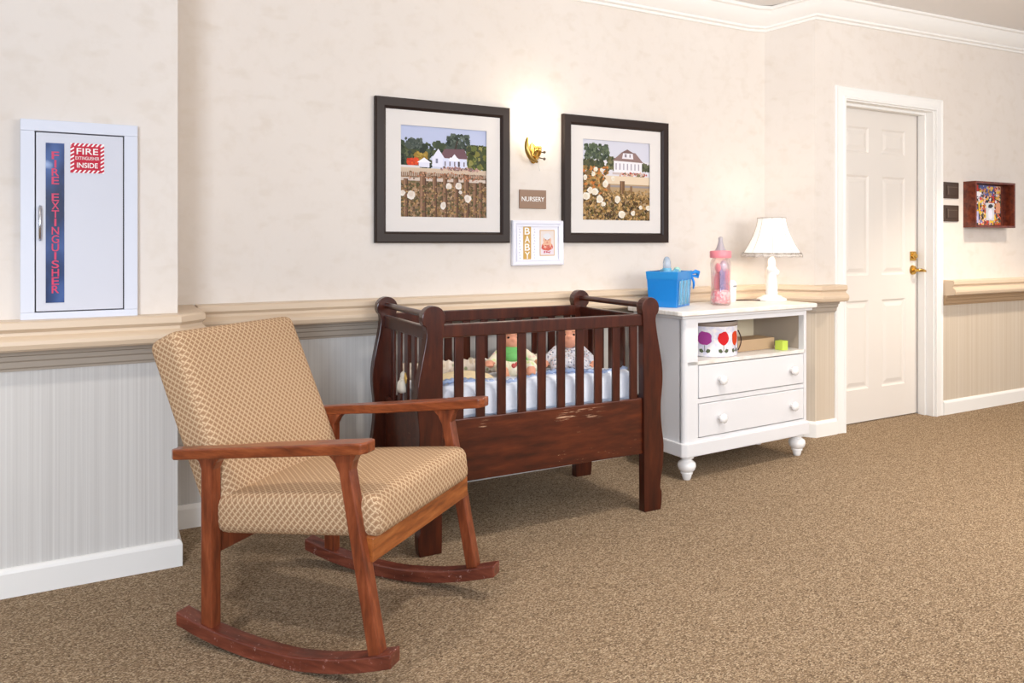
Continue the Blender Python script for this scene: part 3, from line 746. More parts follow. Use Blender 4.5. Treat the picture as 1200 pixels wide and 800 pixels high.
# right post outline (x,z) outer side waves, mirrored for the left
rp_o = [(2.052, .0), (2.140, .0), (2.145, .03), (2.146, .075), (2.138, .100), (2.144, .15), (2.152, .20), (2.156, .28), (2.148, .34), (2.142, .40), (2.141, .46), (2.146, .51), (2.150, .555), (2.150, .60), (2.144, .65), (2.132, .71), (2.120, .77), (2.113, .82), (2.116, .845)]
sc = [(2.084+.047*math.cos(math.radians(a)), .876+.046*math.sin(math.radians(a))) for a in range(-30, 215, 18)]
rp_o = smoothline(rp_o[:2], 1)[:-1]+smoothline(rp_o[1:], 3)+sc+[(2.045, .84), (2.047, .80), (2.049, .5)]
for sgn in (1, -1):
    for y0, y1 in ((2.605, 2.645), (3.155, 3.195)):
        pts = [(sgn*(x-cxm), z) for x, z in rp_o]
        bm = prism(B(), pts, 'y', y0-2.915, y1-2.915)
        obj('post', bm, M['crib'], cb, bevel=.003)
ix0, ix1 = P0(1.122), P0(2.049)
for y in (2.622, 3.163):
    yy = y-2.915
    obj('top_rail', bx(ix0-.012, ix1+.012, yy-.008, yy+.018, .800, .850), M['crib'], cb, bevel=.004)
    obj('side_panel', bx(ix0-.012, ix1+.012, yy-.004, yy+.016, .249, .488), M['cribpanel'], cb, bevel=.003)
    for k in range(10):
        xc = P0(1.196+.0903*k)
        obj('slat', bx(xc-.019, xc+.019, yy, yy+.012, .486, .803), M['crib'], cb, bevel=.003)
for sgn in (1, -1):
    xo = sgn*(2.084-cxm)
    bm = tube(B(), [(xo, -.272, .884), (xo, .245, .884)], .013, 12); obj('scroll_bar', bm, M['crib'], cb, smooth=True, auto=40)
    xe = sgn*(2.075-cxm)
    obj('end_rail', bx(min(xe, xe+sgn*.022), max(xe, xe+sgn*.022), -.270, .242, .790, .842), M['crib'], cb, bevel=.004)
    obj('end_panel', bx(min(xe, xe+sgn*.018), max(xe, xe+sgn*.018), -.270, .242, .250, .488), M['cribpanel'], cb, bevel=.003)
    for k in range(5):
        yc = -.270+.512*(k+1)/6
        obj('end_slat', bx(min(xe+sgn*.004, xe+sgn*.016), max(xe+sgn*.004, xe+sgn*.016), yc-.019, yc+.019, .486, .792), M['crib'], cb, bevel=.003)
obj('mattress_board', bx(ix0, ix1, -.270, .235, .40, .425), M['crib'], cb)
# bedding in the crib
def hfield(bm, x0, x1, y0, y1, nx, ny, f, thick=None):
    g = [[bm.verts.new((x0+(x1-x0)*i/nx, y0+(y1-y0)*j/ny, f(i/nx, j/ny))) for j in range(ny+1)] for i in range(nx+1)]
    for i in range(nx):
        for j in range(ny): bm.faces.new((g[i][j], g[i+1][j], g[i+1][j+1], g[i][j+1]))
    return g
from mathutils import noise as NZ
def nz(x, y, z=0): return NZ.noise(Vector((x, y, z)))
o = obj('mattress', bx(P0(1.135)+cxm, P0(2.036)+cxm, 2.670, 3.110, .426, .540), mat('mattress_ticking', (226,232,246), .9, .1), bevel=.02, seg=4)
tag(o, 'white crib mattress lying in the dark crib under the dolls', 'mattress')
# back pad (floral, ruffled)
bm = B(); N = 120
def padz(s): return (.616+.004*math.sin(s*N*1.3))+.004*math.sin(s*37)
ring = []
for i in range(N+1):
    s = i/N; x = 1.145+.88*s; w_ = .004*math.sin(i*1.9)+.002*math.sin(i*.7)
    ring.append([bm.verts.new((x, y, z)) for y, z in ((3.120+w_*.3, .5415), (3.115+w_, padz(s)-.02), (3.120+w_*1.6, padz(s)+.012), (3.128+w_*1.6, padz(s)+.013), (3.138, padz(s)-.02), (3.142, .5415))])
for a, b in zip(ring, ring[1:]):
    for k in range(6): bm.faces.new((a[k], a[(k+1) % 6], b[(k+1) % 6], b[k]))
bm.faces.new(ring[0]); bm.faces.new(ring[-1][::-1])
tag(obj('bumper_pad', bm, M['pad'], smooth=True), 'beige floral ruffled bumper pad along the back of the crib', 'bumper pad')
# white quilt: top heap and front fall
bm = B()
def qh(i, j):
    x = i*.88; y = j
    hump = .050*math.exp(-((j-.10)/.22)**2) + .022*math.exp(-((j-.6)/.35)**2)
    e = min(1, min(i, 1-i)*45, 1)
    return .5475+(hump+.010*nz(x*9, y*5, 2)+.004*nz(x*30, y*16, 5)+.010)*e
g = hfield(bm, 1.132, 2.044, 2.672, 3.108, 70, 36, qh)
# drape the front edge down to the mattress side
prev = [g[i][0] for i in range(71)]
for k, (dy, zz) in enumerate(((-.008, .585), (-.013, .56), (-.014, .53), (-.0145, .50), (-.0145, .492))):
    row = []
    for i in range(71):
        b0 = prev[i].co if k else g[i][0].co
        w_ = .0022*math.sin(i*1.1)+.0018*nz(i*.3, k*.2)
        zf = min(zz+.006*nz(i*.15, k, 1), g[i][0].co.z-.01*(k+1))
        row.append(bm.verts.new((g[i][0].co.x, 2.672+dy+w_*(1 if k < 4 else .6), zf)))
    for i in range(70): bm.faces.new((prev[i], prev[i+1], row[i+1], row[i]))
    prev = row
qo = obj('quilt', bm, M['quilt'], smooth=True); tag(qo, 'white quilt heaped in the crib and hanging inside the front slats', 'quilt')
bm = B(); ring = []
for i in range(91):
    s = i/90; x = 1.138+.90*s; yb = 2.700+.012*math.sin(s*14)+.004*math.sin(i*1.7); zb = .607+.010*math.sin(s*11+1)+.004*math.sin(i*2.3)
    ring.append([bm.verts.new((x, yb+dy, zb+dz)) for dy, dz in ((0, -.006), (-.012, .003), (-.010, .008), (.006, .012), (.016, .002))])
for a, b in zip(ring, ring[1:]):
    for k in range(5): bm.faces.new((a[k], a[(k+1) % 5], b[(k+1) % 5], b[k]))
bm.faces.new(ring[0]); bm.faces.new(ring[-1][::-1])
tr = obj('ruffle', bm, M['liner'], qo, smooth=True); tr['label'] = 'pale blue ruffled quilt edge'
# cream blanket fold at the left end
bm = B()
hfield(bm, 1.17, 1.43, 2.715, 2.95, 22, 20, lambda i, j: .594+.034*(math.sin(PI*i)**.5)*(math.sin(PI*j)**.5)+.006*nz(i*5, j*5))
bo = obj('folded_blanket', bm, M['blanket'], smooth=True); tag(bo, 'cream folded blanket at the left end of the crib', 'blanket')
sd = bo.modifiers.new('s', 'SOLIDIFY'); sd.thickness = .022; sd.offset = -1

def remeshed(name, parts, m, parent, voxel=.004, smooth_it=4):
    bm = B()
    for p in parts:
        if p[0] == 'e': ellip(bm, p[1], p[2], 20, 14, p[3] if len(p) > 3 else None)
        else: tube(bm, p[1], p[2], 12)
    me = bpy.data.meshes.new(name); bm.to_mesh(me); bm.free()
    t = bpy.data.objects.new('tmp', me); C.objects.link(t)
    r = t.modifiers.new('r', 'REMESH'); r.mode = 'VOXEL'; r.voxel_size = voxel
    s = t.modifiers.new('s', 'SMOOTH'); s.iterations = smooth_it; s.factor = .5
    bpy.context.view_layer.update()
    m2 = bpy.data.meshes.new_from_object(t.evaluated_get(bpy.context.evaluated_depsgraph_get()))
    bpy.data.objects.remove(t); m2.name = name; m2.materials.clear(); m2.materials.append(m)
    m2.polygons.foreach_set('use_smooth', [True]*len(m2.polygons))
    o = bpy.data.objects.new(name, m2); link(o, parent); return o
def capsule(a, b, r0, r1, n=5):
    a = Vector(a); b = Vector(b); d = (b-a)
    pts = [a-d.normalized()*r0*.8, a-d.normalized()*r0*.4]+[a+d*i/n for i in range(n+1)]+[b+d.normalized()*r1*.4, b+d.normalized()*r1*.8]
    rs = [r0*.45, r0*.85]+[r0+(r1-r0)*i/n for i in range(n+1)]+[r1*.85, r1*.45]
    return ('t', [tuple(p) for p in pts], rs)
def doll(loc, rz, label, cloth, kind):
    """reclining baby doll, head toward +y and up, feet toward -y"""
    t = thing('baby_doll', label, 'doll', loc, rz, 'baby dolls lying in the crib')
    hd = Vector((0, .055, .142)); 
    body = [('e', tuple(hd), (.046, .048, .053)), ('e', (0, .024, .122), (.036, .028, .030)), ('e', (.046, .06, .14), (.008, .010, .014)), ('e', (-.046, .06, .14), (.008, .010, .014)), ('e', (0, .004, .137), (.009, .010, .008)),
            capsule((0, .05, .095), (0, .06, .07), .022, .026), ('e', (0, .045, .055), (.052, .045, .045)), ('e', (0, .0, .035), (.050, .055, .034))]
    for s in (-1, 1):
        if kind == 0: el, hn = (s*.085, .0, .050), (s*.100, -.050, .060)
        else: el, hn = (s*.082, .010, .050), (s*.098, -.045, .034)
        body += [capsule((s*.045, .045, .078), el, .019, .016), capsule(el, hn, .016, .012), ('e', hn, (.016, .020, .012))]
        hv = Vector(hn)
        for k in range(4):
            body.append(capsule(hv+Vector((-.010+.0066*k, -.012, 0)), hv+Vector((-.011+.0074*k, -.028+.002*abs(k-1.5), -.004)), .0042, .0036, 2))
        body.append(capsule(hv+Vector((-s*.013, -.004, .004)), hv+Vector((-s*.022, -.016, .004)), .0045, .0038, 2))
        kn = (s*.052, -.075, .046); ft = (s*.045, -.130, .018)
        body += [capsule((s*.028, -.01, .032), kn, .027, .021), capsule(kn, ft, .020, .014), ('e', (s*.045, -.145, .024), (.014, .024, .013))]
    remeshed('body', body, M['skin'], t, .0032, 3)
    cl = [('e', (0, .045, .056), (.057, .050, .049)), ('e', (0, .0, .036), (.056, .061, .038))]
    for s in (-1, 1):
        el = (s*.085, .0, .050) if kind == 0 else (s*.082, .010, .050)
        hn = Vector((s*.100, -.050, .060) if kind == 0 else (s*.098, -.045, .034)); ev = Vector(el)
        cl += [capsule((s*.045, .045, .078), el, .0245, .021)]
        if kind == 1: cl.append(capsule(el, tuple(ev+(hn-ev)*.55), .0215, .019))
        kn = (s*.052, -.075, .046); cl.append(capsule((s*.028, -.01, .032), kn, .033, .027)); 
        if kind == 1: cl.append(capsule(kn, (s*.047, -.115, .026), .026, .021))
    remeshed('romper', cl, cloth, t, .004, 4)
    if kind == 0:
        bm = B(); lathe_pts = []
        remeshed('bib', [('e', (0, .008, .088), (.046, .024, .034), Matrix.Rotation(math.radians(-30), 3, 'X')), ('e', (0, -.014, .074), (.042, .030, .022)), ('e', (.030, -.02, .060), (.022, .026, .024))], M['bib'], t, .003, 3)
        bm = B(); ellip(bm, (-.008, -.058, .052), (.009, .006, .009), 10, 8); ellip(bm, (.004, -.055, .057), (.007, .006, .008), 10, 8); obj('flower_patch', bm, M['lips'], t, smooth=True)
    # face
    for s in (-1, 1): bm = B(); ellip(bm, (s*.017, .0125, .146), (.006, .0045, .0045), 12, 8); obj('eye', bm, M['eye'], t, smooth=True)
    bm = B(); ellip(bm, (0, .0065, .121), (.010, .005, .0035), 12, 8); obj('lips', bm, M['lips'], t, smooth=True)
    for s in (-1, 1): obj('eyebrow', tube(B(), [(s*.010, .0095, .158), (s*.017, .011, .161), (s*.025, .0165, .158)], .0013, 6), M['dollhair'], t, smooth=True)
    bm = B(); ellip(bm, (0, .066, .150), (.0475, .0455, .0525), 24, 16)
    for vtx in [q_ for q_ in bm.verts if q_.co.z < .150-1.2*(.052-q_.co.y) or q_.co.y < .03 and q_.co.z < .185]: bm.verts.remove(vtx)
    hr = obj('hair', bm, M['dollhair'], t, smooth=True)
    return t
doll((1.572, 2.900, .574), math.radians(-20), 'left baby doll in the crib, wearing a cream romper and green bib', M['romper'], 0).scale = (1.16,)*3
d2 = doll((1.862, 2.905, .572), math.radians(-32), 'baby doll in a grey floral suit, right of the two in the crib', M['onesie'], 1); d2.scale = (1.14,)*3
# tied white cloth on the left end slats
t = thing('tied_bow', 'white cloth bow tied to the left end slats of the crib', 'bow', (1.085, 2.93, .60))
bm = B(); ellip(bm, (-.006, 0, .016), (.013, .020, .018)); ellip(bm, (-.008, .006, .000), (.012, .018, .016)); obj('knot', bm, M['blanket_white'], t, smooth=True)
for s_ in (-1, 1):
    bm = B(); tube(bm, [(-.006, s_*.004, .005), (-.014, s_*.010, -.014), (-.014, s_*.013, -.034), (-.012, s_*.016, -.050)], [.008, .014, .016, .013], 10); obj('tail', bm, M['blanket_white'], t, smooth=True)
bm = B(); tube(bm, [(-.004, -.020, .03), (-.006, -.030, .01), (-.004, -.026, -.012)], [.005, .009, .004], 8); obj('gold_ribbon', bm, M['gold'], t, smooth=True)

# ---------------------------------------------------------------- white chest of drawers
DR = math.radians(3)
dr = thing('chest_of_drawers', 'white two-drawer chest with an open shelf and turned feet, right of the crib', 'dresser', (2.468, 2.826, 0), DR)
DW, DD = .915, .350
obj('top', prism(B(), smoothline([(-.052, DD+.010), (-.052, .0)], 1)+[(-.050, -.012), (-.040, -.026), (-.022, -.034)]+[(.940, -.034), (.956, -.026), (.966, -.012), (.968, 0), (.968, DD+.010)], 'z', .805, .828), M['dressertop'], dr, bevel=.005, seg=3)
obj('top_molding', bx(-.022, DW+.022, -.012, DD, .789, .806), M['dresser'], dr, bevel=.005, seg=3)
for x0, x1 in ((0, .020), (DW-.020, DW)): obj('side_panel', bx(x0, x1, .020, DD, .185, .790), M['dresser'], dr)
def stile(x0, x1, flip):
    r = .022; pts = []
    c_ = [(r-r*math.cos(a*PI/10), r-r*math.sin(a*PI/10)) for a in range(0, 6)]
    pts = [(0, .035)]+c_+[(x1-x0, 0), (x1-x0, .035)]
    if flip: pts = [(x1-p[0], p[1]) for p in pts]
    else: pts = [(x0+p[0], p[1]) for p in pts]
    return prism(B(), pts, 'z', .185, .790)
obj('stile', stile(0, .090, False), M['dresser'], dr, bevel=.001); obj('stile', stile(DW-.035, DW, True) if False else stile(DW-.035, DW, True), M['dresser'], dr, bevel=.001)
obj('top_crosspiece', bx(.088, DW-.033, .002, .024, .765, .790), M['dresser'], dr)
obj('shelf', bx(.020, DW-.020, .000, DD-.006, .560, .578), M['dressertop'], dr, bevel=.001)
obj('drawer_divider', bx(.090, DW-.035, .003, .03, .371, .394), M['dresser'], dr)
obj('bottom_crosspiece', bx(.090, DW-.035, .003, .03, .185, .202), M['dresser'], dr)
obj('back_panel', bx(.020, DW-.020, DD-.006, DD, .185, .790), M['dresserback'], dr)
obj('interior', bx(.030, DW-.030, .022, .026, .20, .56), M['gap'], dr)
obj('interior_lining', bx(DW-.036, DW-.020, .036, DD-.006, .578, .790), M['dresserside_shaded'], dr)
for z0, z1 in ((.398, .555), (.2065, .367)):
    d = obj('drawer', bx(.0955, DW-.0405, -.002, .020, z0, z1), M['dresser'], dr, bevel=.003)
    for kx in (.238, .775):
        zk = (z0+z1)/2
        bm = B(); lathe(bm, [(.013, 0), (.010, .006), (.010, .010), (.020, .016), (.024, .024), (.022, .032), (.014, .038), (.004, .040)], 32, flute=lambda t_, z: 1+(.05*math.cos(12*t_) if z > .012 else 0))
        k = obj('knob', bm, M['gloss_white'], d, smooth=True, loc=(kx, -.002, zk), rot=(PI/2, 0, 0))
obj('base_skirt', prism(B(), [(-.014, DD), (-.014, .006), (.006, -.014), (DW-.006, -.014), (DW+.014, .006), (DW+.014, DD)], 'z', .120, .186), M['dresser'], dr, bevel=.005, seg=3)
foot = [(.016, .0), (.019, .004), (.024, .022), (.023, .028), (.029, .030), (.030, .036), (.028, .040), (.040, .052), (.045, .068), (.042, .084), (.030, .094), (.024, .098), (.024, .104), (.034, .108), (.038, .121)]
for x in (.048, DW-.050):
    for y in (.034, DD-.05): obj('foot', lathe(B(), foot, 32, (x, y, 0)), M['gloss_white'], dr, smooth=True, auto=50)
def onD(x, y, z): # dresser local -> world
    return (2.468+x*math.cos(DR)-y*math.sin(DR), 2.826+x*math.sin(DR)+y*math.cos(DR), z)
ZT = .8285
# lamp
t = thing('table_lamp', 'white turned table lamp with glowing scalloped bell shade on the chest top', 'lamp', onD(.880, .215, ZT), 0)
obj('base', lathe(B(), [(.078, 0), (.082, .006), (.080, .014), (.066, .020), (.058, .022), (.050, .030), (.034, .034), (.030, .038)], 36), M['gloss_white'], t, smooth=True, auto=40)
obj('column', lathe(B(), [(.032, .036), (.034, .050), (.031, .056), (.033, .075), (.030, .110), (.024, .150), (.021, .165), (.028, .172), (.029, .182), (.024, .190), (.020, .196), (.022, .215), (.018, .235), (.010, .245), (.010, .275)], 28), M['gloss_white'], t, smooth=True, auto=60)
bm = B(); ellip(bm, (.026, -.012, .160), (.016, .014, .017)); obj('switch_knob', bm, M['gloss_white'], t, smooth=True)
ns = 48; bm = B(); rings = []
def shr(z): s = min(1, max(0, (z-.260)/.208)); return .160-(.160-.075)*(1-(1-s)**1.6)
for i in range(13):
    z = .260+.208*i/12; ring = []
    for k in range(ns):
        a = 2*PI*k/ns; pan = abs(math.sin(a*4)); r = shr(z)*(1-.018*(1-pan)); zz = z-(.010*abs(math.sin(a*8)) if i == 0 else 0)
        ring.append(bm.verts.new((r*math.cos(a), r*math.sin(a), zz)))
    rings.append(ring)
for a, b in zip(rings, rings[1:]):
    for k in range(ns): bm.faces.new((a[k], a[(k+1) % ns], b[(k+1) % ns], b[k]))
sh = obj('lamp_shade', bm, M['shade'], t, smooth=True); sd = sh.modifiers.new('s', 'SOLIDIFY'); sd.thickness = .0015
bm = B()
for k in range(8):
    a = PI/8*0+2*PI*k/8
    tube(bm, [((shr(z)*.982+.001)*math.cos(a), (shr(z)*.982+.001)*math.sin(a), z) for z in [(.262+.206*i/10) for i in range(11)]], .0012, 6)
tube(bm, [(.077*math.cos(2*PI*k/32), .077*math.sin(2*PI*k/32), .468) for k in range(33)], .0022, 6)
obj('shade_ribs', bm, mat('cream_piping', (196,182,170), .7), sh, smooth=True)
bm = B(); pr = []
for k in range(ns*2):
    a = 2*PI*k/(ns*2); w_ = .003*math.sin(k*1.6); r = .160
    pr.append([bm.verts.new(((r+w_-.002)*math.cos(a), (r+w_-.002)*math.sin(a), .272)), bm.verts.new(((r+w_+.004)*math.cos(a), (r+w_+.004)*math.sin(a), .253-.007*abs(math.sin(a*8)))), bm.verts.new(((r+w_+.001)*math.cos(a), (r+w_+.001)*math.sin(a), .253-.007*abs(math.sin(a*8))))])
for a, b in zip(pr, pr[1:]+pr[:1]):
    for k in range(3): bm.faces.new((a[k], a[(k+1) % 3], b[(k+1) % 3], b[k]))
obj('ruffled_trim', bm, M['shadetrim'], sh, smooth=True)
bm = B(); ellip(bm, (0, 0, .34), (.028, .028, .040)); obj('bulb', bm, mat('bulb_glow', (255,250,240), .4, emit=(255,228,190), es=9), t, smooth=True)
bm = B(); tube(bm, [(-.080, .01, .005), (-.13, .06, .004), (-.20, .085, .0035), (-.28, .09, .0035)], .003, 6); obj('power_cord', bm, M['handle'], t, smooth=True)
# giant baby bottle
t = thing('bottle_bank', 'oversized clear pink baby bottle filled with trinkets, on the middle of the chest top', 'bottle', onD(.420, .165, ZT), 0)
prof = [(.044, 0), (.051, .004), (.053, .015), (.052, .050), (.049, .075), (.050, .110), (.051, .150), (.053, .200), (.054, .215), (.050, .232), (.042, .246), (.040, .252)]
prof2 = [(.037, .252), (.039, .245), (.047, .230), (.050, .213), (.048, .15), (.047, .08), (.049, .05), (.049, .012), (.04, .006)]
obj('bottle_shell', lathe(B(), prof+prof2, 36), M['pinkclear'], t, smooth=True)
obj('cap_ring', lathe(B(), [(.042, .248), (.053, .248), (.055, .252), (.055, .280), (.052, .285), (.030, .287), (.026, .284)], 48, flute=lambda a, z: 1+.012*math.cos(24*a)), M['pink'], t, smooth=True, auto=40)
obj('teat', lathe(B(), [(.030, .284), (.028, .290), (.022, .300), (.015, .320), (.011, .340), (.012, .350), (.008, .358), (.002, .360)], 28), M['teat'], t, smooth=True)
obj('trinket_fill', lathe(B(), [(.040, .008), (.0475, .014), (.0475, .05), (.0455, .070), (.030, .078), (.01, .082)], 30), M['confetti'], t, smooth=True)
bm = B(); box(bm, -.034, .016, -.022, -.018, .070, .190); obj('card', bm, M['bluecard'], t, rot=(0, 0, .2))
bm = B(); [ellip(bm, c_, r_) for c_, r_ in (((.030, -.014, .150), (.015, .018, .042)), ((-.030, -.012, .195), (.012, .018, .026)), ((.034, -.008, .090), (.010, .018, .024)), ((.0, .014, .120), (.030, .018, .060)))]; obj('pink_toys', bm, M['pink'], t, smooth=True)
bm = B(); ellip(bm, (.002, -.018, .205), (.020, .016, .030)); obj('lavender_toy', bm, mat('lavender_plastic', (206,196,214), .4), t, smooth=True)
# white lidded jar behind the bottle
t = thing('small_jar', 'small white round-capped jar just behind the pink bottle', 'jar', onD(.630, .285, ZT), 0)
obj('jar_body', lathe(B(), [(.022, 0), (.026, .004), (.027, .060), (.024, .068), (.020, .070)], 26), M['gloss_white'], t, smooth=True)
obj('lid', lathe(B(), [(.028, .070), (.030, .074), (.030, .098), (.024, .112), (.012, .119), (.003, .120)], 26), M['gloss_white'], t, smooth=True)
obj('print', bx(-.012, .010, -.0312, -.0285, .082, .092), mat('grey_mark', (150,150,150), .5), t)
# blue bin
t = thing('gift_bin', 'translucent blue plastic bin with ribbon ties holding bottles, on the left of the chest top', 'basket', (2.592, 3.084, ZT), math.radians(-60))
def frustum(bm, w0, d0, w1, d1, z0, z1, th=.003, xo=0):
    def rg(w, d, z): return [bm.verts.new((x+xo, y, z)) for x, y in ((-w, -d), (w, -d), (w, d), (-w, d))]
    rs = [rg(w0, d0, z0), rg(w1, d1, z1), rg(w1-th, d1-th, z1), rg(w0-th, d0-th, z0+th)]
    for a, b in zip(rs, rs[1:]):
        for k in range(4): bm.faces.new((a[k], a[(k+1) % 4], b[(k+1) % 4], b[k]))
    bm.faces.new(rs[0][::-1]); bm.faces.new(rs[-1])
bm = B(); frustum(bm, .074, .100, .083, .110, 0, .178); obj('bin_body', bm, M['bluebin'], t, bevel=.0015)
bm = B()
rs = [[bm.verts.new((x, y, z)) for x, y in ((-w_, -d_), (w_, -d_), (w_, d_), (-w_, d_))] for w_, d_, z in ((.0825, .1095, .142), (.0855, .1125, .180), (.0800, .1070, .182))]
for a, b in zip(rs, rs[1:]):
    for k in range(4): bm.faces.new((a[k], a[(k+1) % 4], b[(k+1) % 4], b[k]))
obj('rim_band', bm, M['bluerim'], t)
bm = B(); prism(bm, [(-.080, .012), (.080, .012), (.086, .135), (-.086, .135)], 'x', 0, .0015); obj('clear_side', bm, M['binsheer'], t, loc=(.0755, 0, 0), rot=(0, math.radians(3.2), 0))
bm = B()
for yy in (-.05, .0, .05): tube(bm, [(.078, yy, .01), (.081, yy*1.03, .07), (.0855, yy*1.06, .14)], .003, 6)
obj('side_seams', bm, M['bluelight'], t, smooth=True)
bm = B()
for s_ in (-1, 1): tube(bm, [(.075, .112, .165), (.085+.01*s_, .122+s_*.012, .176), (.088+.014*s_, .128+s_*.022, .172), (.088+.012*s_, .130+s_*.020, .150), (.078, .115, .155)], [.005, .011, .014, .011, .005], 8)
tube(bm, [(.078, .115, .158), (.088, .128, .12), (.086, .126, .085)], [.005, .007, .004], 8); tube(bm, [(.080, .112, .158), (.094, .112, .12), (.096, .108, .10)], [.005, .006, .004], 8)
obj('ribbon_bow', bm, M['ribbon'], t, smooth=True)
bm = B()
for k in range(14):
    a = rnd.uniform(0, 2*PI); tube(bm, [(.03*math.cos(a)-.01, .02+.05*math.sin(a), .10), (.04*math.cos(a+.6)-.01, .03+.05*math.sin(a+.6), .165), (.045*math.cos(a+1)-.01, .03+.05*math.sin(a+1), .186+.006*math.cos(5*a))], [.008, .012, .006], 6)
obj('tissue_filling', bm, M['bluelight'], t, smooth=True)
t = thing('baby_bottle', 'small clear baby bottle standing in the blue bin', 'bottle', (2.560, 3.065, ZT+.004), 0)
obj('bottle', lathe(B(), [(.020, 0), (.023, .005), (.023, .13), (.021, .145), (.019, .162)], 24), M['clearblue'], t, smooth=True)
obj('collar', lathe(B(), [(.022, .158), (.024, .162), (.024, .190), (.021, .194)], 24), M['bluelight'], t, smooth=True)
obj('teat', lathe(B(), [(.019, .192), (.021, .198), (.020, .225), (.016, .242), (.009, .250), (.003, .252)], 24), M['clearblue'], t, smooth=True)
t = obj('washcloth_roll', lathe(B(), [(.016, 0), (.020, .01), (.021, .15), (.019, .184), (.012, .194), (.004, .196)], 20), mat('mint_cloth', (168,210,200), .9, .1), smooth=True, loc=(2.665, 3.110, ZT+.004)); tag(t, 'rolled mint cloth standing in the blue bin behind the bottle', 'cloth')

# rose tub on the shelf
t = thing('hat_box', 'round paper-covered open tub printed with roses, on the chest shelf', 'box', onD(.335, .158, .5785), math.radians(-52))
RT, HT = .137, .176
bm = B(); lathe(bm, [(RT-.004, 0), (RT, .003), (RT, HT), (RT-.004, HT), (RT-.005, .006)], 56); bm.faces.ensure_lookup_table()
to = obj('tub_body', bm, [M['tubpaper'], M['tubin']], t, smooth=True, auto=40)
for p in to.data.polygons:
    c_ = p.center; n_ = p.normal
    if n_.x*c_.x+n_.y*c_.y < -1e-4 or (c_.z > HT-.012 and False): p.material_index = 1
obj('rim_band', lathe(B(), [(RT-.001, HT-.022), (RT+.0015, HT-.022), (RT+.0015, HT+.001), (RT-.001, HT+.001)], 56, closed=False), mat('taupe_rim', (150,136,126), .6), t, smooth=True)
def on_cyl(poly, a0, z0, r, name, m, par):
    bm = B(); mx = sum(p[0] for p in poly)/len(poly); mz = sum(p[1] for p in poly)/len(poly)
    def V(x, z): return bm.verts.new((r*math.cos(a0+x/r), r*math.sin(a0+x/r), z0+z))
    rings = [[V(mx+(x-mx)*k, mz+(z-mz)*k) for x, z in poly] for k in (1, .66, .33)]; c = V(mx, mz); n = len(poly)
    for a, b in zip(rings, rings[1:]):
        for i in range(n): bm.faces.new((a[i], a[(i+1) % n], b[(i+1) % n], b[i]))
    for i in range(n): bm.faces.new((rings[-1][i], rings[-1][(i+1) % n], c))
    return obj(name, bm, m, par)
def rosep(rx, rz, n=16, j=.12): return [(rx*math.cos(2*PI*i/n)*(1+rnd.uniform(-j, j)), rz*math.sin(2*PI*i/n)*(1+rnd.uniform(-j, j))) for i in range(n)]
for k, (deg, m_, rx, rz_) in enumerate(((-92, 'purple', .030, .030), (-52, 'rosered', .026, .028), (-18, 'roseorange', .024, .032), (28, 'rosered', .027, .028), (75, 'purple', .030, .029), (120, 'roseorange', .026, .029), (165, 'rosered', .028, .028), (-140, 'roseorange', .027, .028))):
    a0 = math.radians(deg)
    f_ = on_cyl(rosep(rx*1.22, rz_*1.2), a0, .095, RT+.0016, 'rose_print', M[m_], t)
    f_['label'] = {'purple': 'purple rose print', 'rosered': 'red rose print', 'roseorange': 'orange rose print'}[m_]
    on_cyl([(-.0015, -.062), (.0015, -.062), (.0015, -.028), (-.0015, -.028)], a0, .088, RT+.0013, 'stem_print', M['leaf'], t)
    for s in (-1, 1): on_cyl([(s*.004, -.060), (s*.014, -.046), (s*.028, -.050), (s*.026, -.062), (s*.014, -.068)][::s], a0, .088, RT+.0014, 'leaf_print', M['leaf'], t)
bm = B(); a0 = math.radians(15); tube(bm, [((RT+.004+.016*math.sin(PI*i/10))*math.cos(a0), (RT+.004+.016*math.sin(PI*i/10))*math.sin(a0), .125-.105*i/10) for i in range(11)], .003, 8); obj('side_handle', bm, M['handle'], t, smooth=True)
# low kraft box and green note block, card
t = obj('kraft_box', bx(0, .285, 0, .12, 0, .060), M['kraft'], loc=onD(.497, .115, .5785), rot=(0, 0, DR), bevel=.002); tag(t, 'low tan cardboard box on the chest shelf behind the green note block', 'box')
t = obj('note_block', bx(-.024, .024, -.024, .024, 0, .050), M['lime'], loc=onD(.765, .055, .5785), rot=(0, 0, math.radians(6)), bevel=.002); tag(t, 'small lime green note block on the front of the chest shelf', 'note block')

# ---------------------------------------------------------------- camera
cam = bpy.data.cameras.new('Camera'); co = bpy.data.objects.new('Camera', cam); C.objects.link(co)
cam.sensor_width = 36; cam.lens = 890/1200*36; cam.shift_y = (284-400)/1200
cam.clip_start = .05
co.location = (0, 0, 1.158); co.rotation_euler = (PI/2, 0, -math.atan(480/890))
bpy.context.scene.camera = co

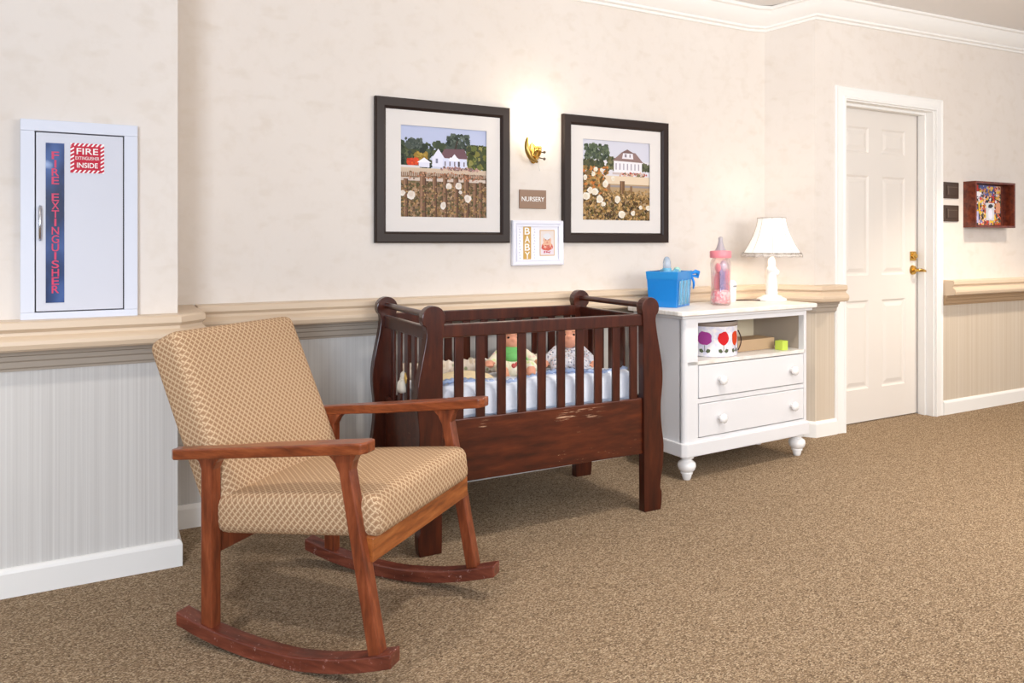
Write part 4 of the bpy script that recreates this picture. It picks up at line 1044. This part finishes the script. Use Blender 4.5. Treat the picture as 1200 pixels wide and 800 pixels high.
# ---------------------------------------------------------------- light
def area(name, loc, target, sx, sy, power, col, shape='RECTANGLE'):
    l = bpy.data.lights.new(name, 'AREA'); l.shape = shape; l.size = sx; l.size_y = sy; l.energy = power; l.color = col
    o = bpy.data.objects.new(name, l); C.objects.link(o); o.location = loc
    o.rotation_euler = (Vector(target)-Vector(loc)).to_track_quat('-Z', 'Y').to_euler(); return o
def down(name, x, y, z, power, col, size=.28):
    return area(name, (x, y, z), (x, y, 0), size, size, power, col, 'DISK')
WARM = (1, .86, .70); NEUT = (1, .93, .86); COOL = (.74, .85, 1)
def spot(name, x, y, power, col, ang=104, z=2.50, tgt=None):
    l = bpy.data.lights.new(name, 'SPOT'); l.energy = power; l.color = col; l.spot_size = math.radians(ang); l.spot_blend = .55; l.shadow_soft_size = .07
    o = bpy.data.objects.new(name, l); C.objects.link(o); o.location = (x, y, z)
    o.rotation_euler = ((Vector(tgt) if tgt else Vector((x, y, 0)))-Vector((x, y, z))).to_track_quat('-Z', 'Y').to_euler(); return o
spot('ceiling_light_a', -.45, 1.6, 60, NEUT)
spot('ceiling_light_b', 2.2, 1.9, 85, NEUT)
spot('ceiling_light_c', 5.1, 2.0, 150, WARM)
spot('ceiling_light_d', 2.8, .0, 90, NEUT)
spot('ceiling_light_e', 5.4, -.2, 90, WARM)
area('window_daylight', (-1.45, -1.9, 1.6), (.6, 3.2, 1.0), 1.0, 1.6, 112, COOL)
area('hall_daylight', (.0, -4.5, 1.7), (1.2, 3.0, .9), 3.0, 2.2, 48, (.96, .97, 1))
area('ceiling_fill', (3.2, -.8, 1.7), (3.8, 1.0, 3.4), 3.0, 1.5, 112, (1, .98, .96))  # unseen fill lamp aimed upward, added to whiten the ceiling
def point(name, loc, e, col, r=.02):
    l = bpy.data.lights.new(name, 'POINT'); l.energy = e; l.color = col; l.shadow_soft_size = r
    o = bpy.data.objects.new(name, l); C.objects.link(o); o.location = loc
point('sconce_glow', (1.921, YM-.082, 1.767), 1.0, (1, .86, .66), .03)
lp = onD(.880, .215, ZT)
point('lamp_glow', (lp[0], lp[1], ZT+.40), 1.3, (1, .84, .66), .03)
w = bpy.data.worlds.new('World'); bpy.context.scene.world = w; w.use_nodes = True
w.node_tree.nodes['Background'].inputs[0].default_value = (.93, .95, 1, 1); w.node_tree.nodes['Background'].inputs[1].default_value = .62
vs = bpy.context.scene.view_settings; vs.view_transform = 'Standard'; vs.look = 'None'; vs.exposure = .03
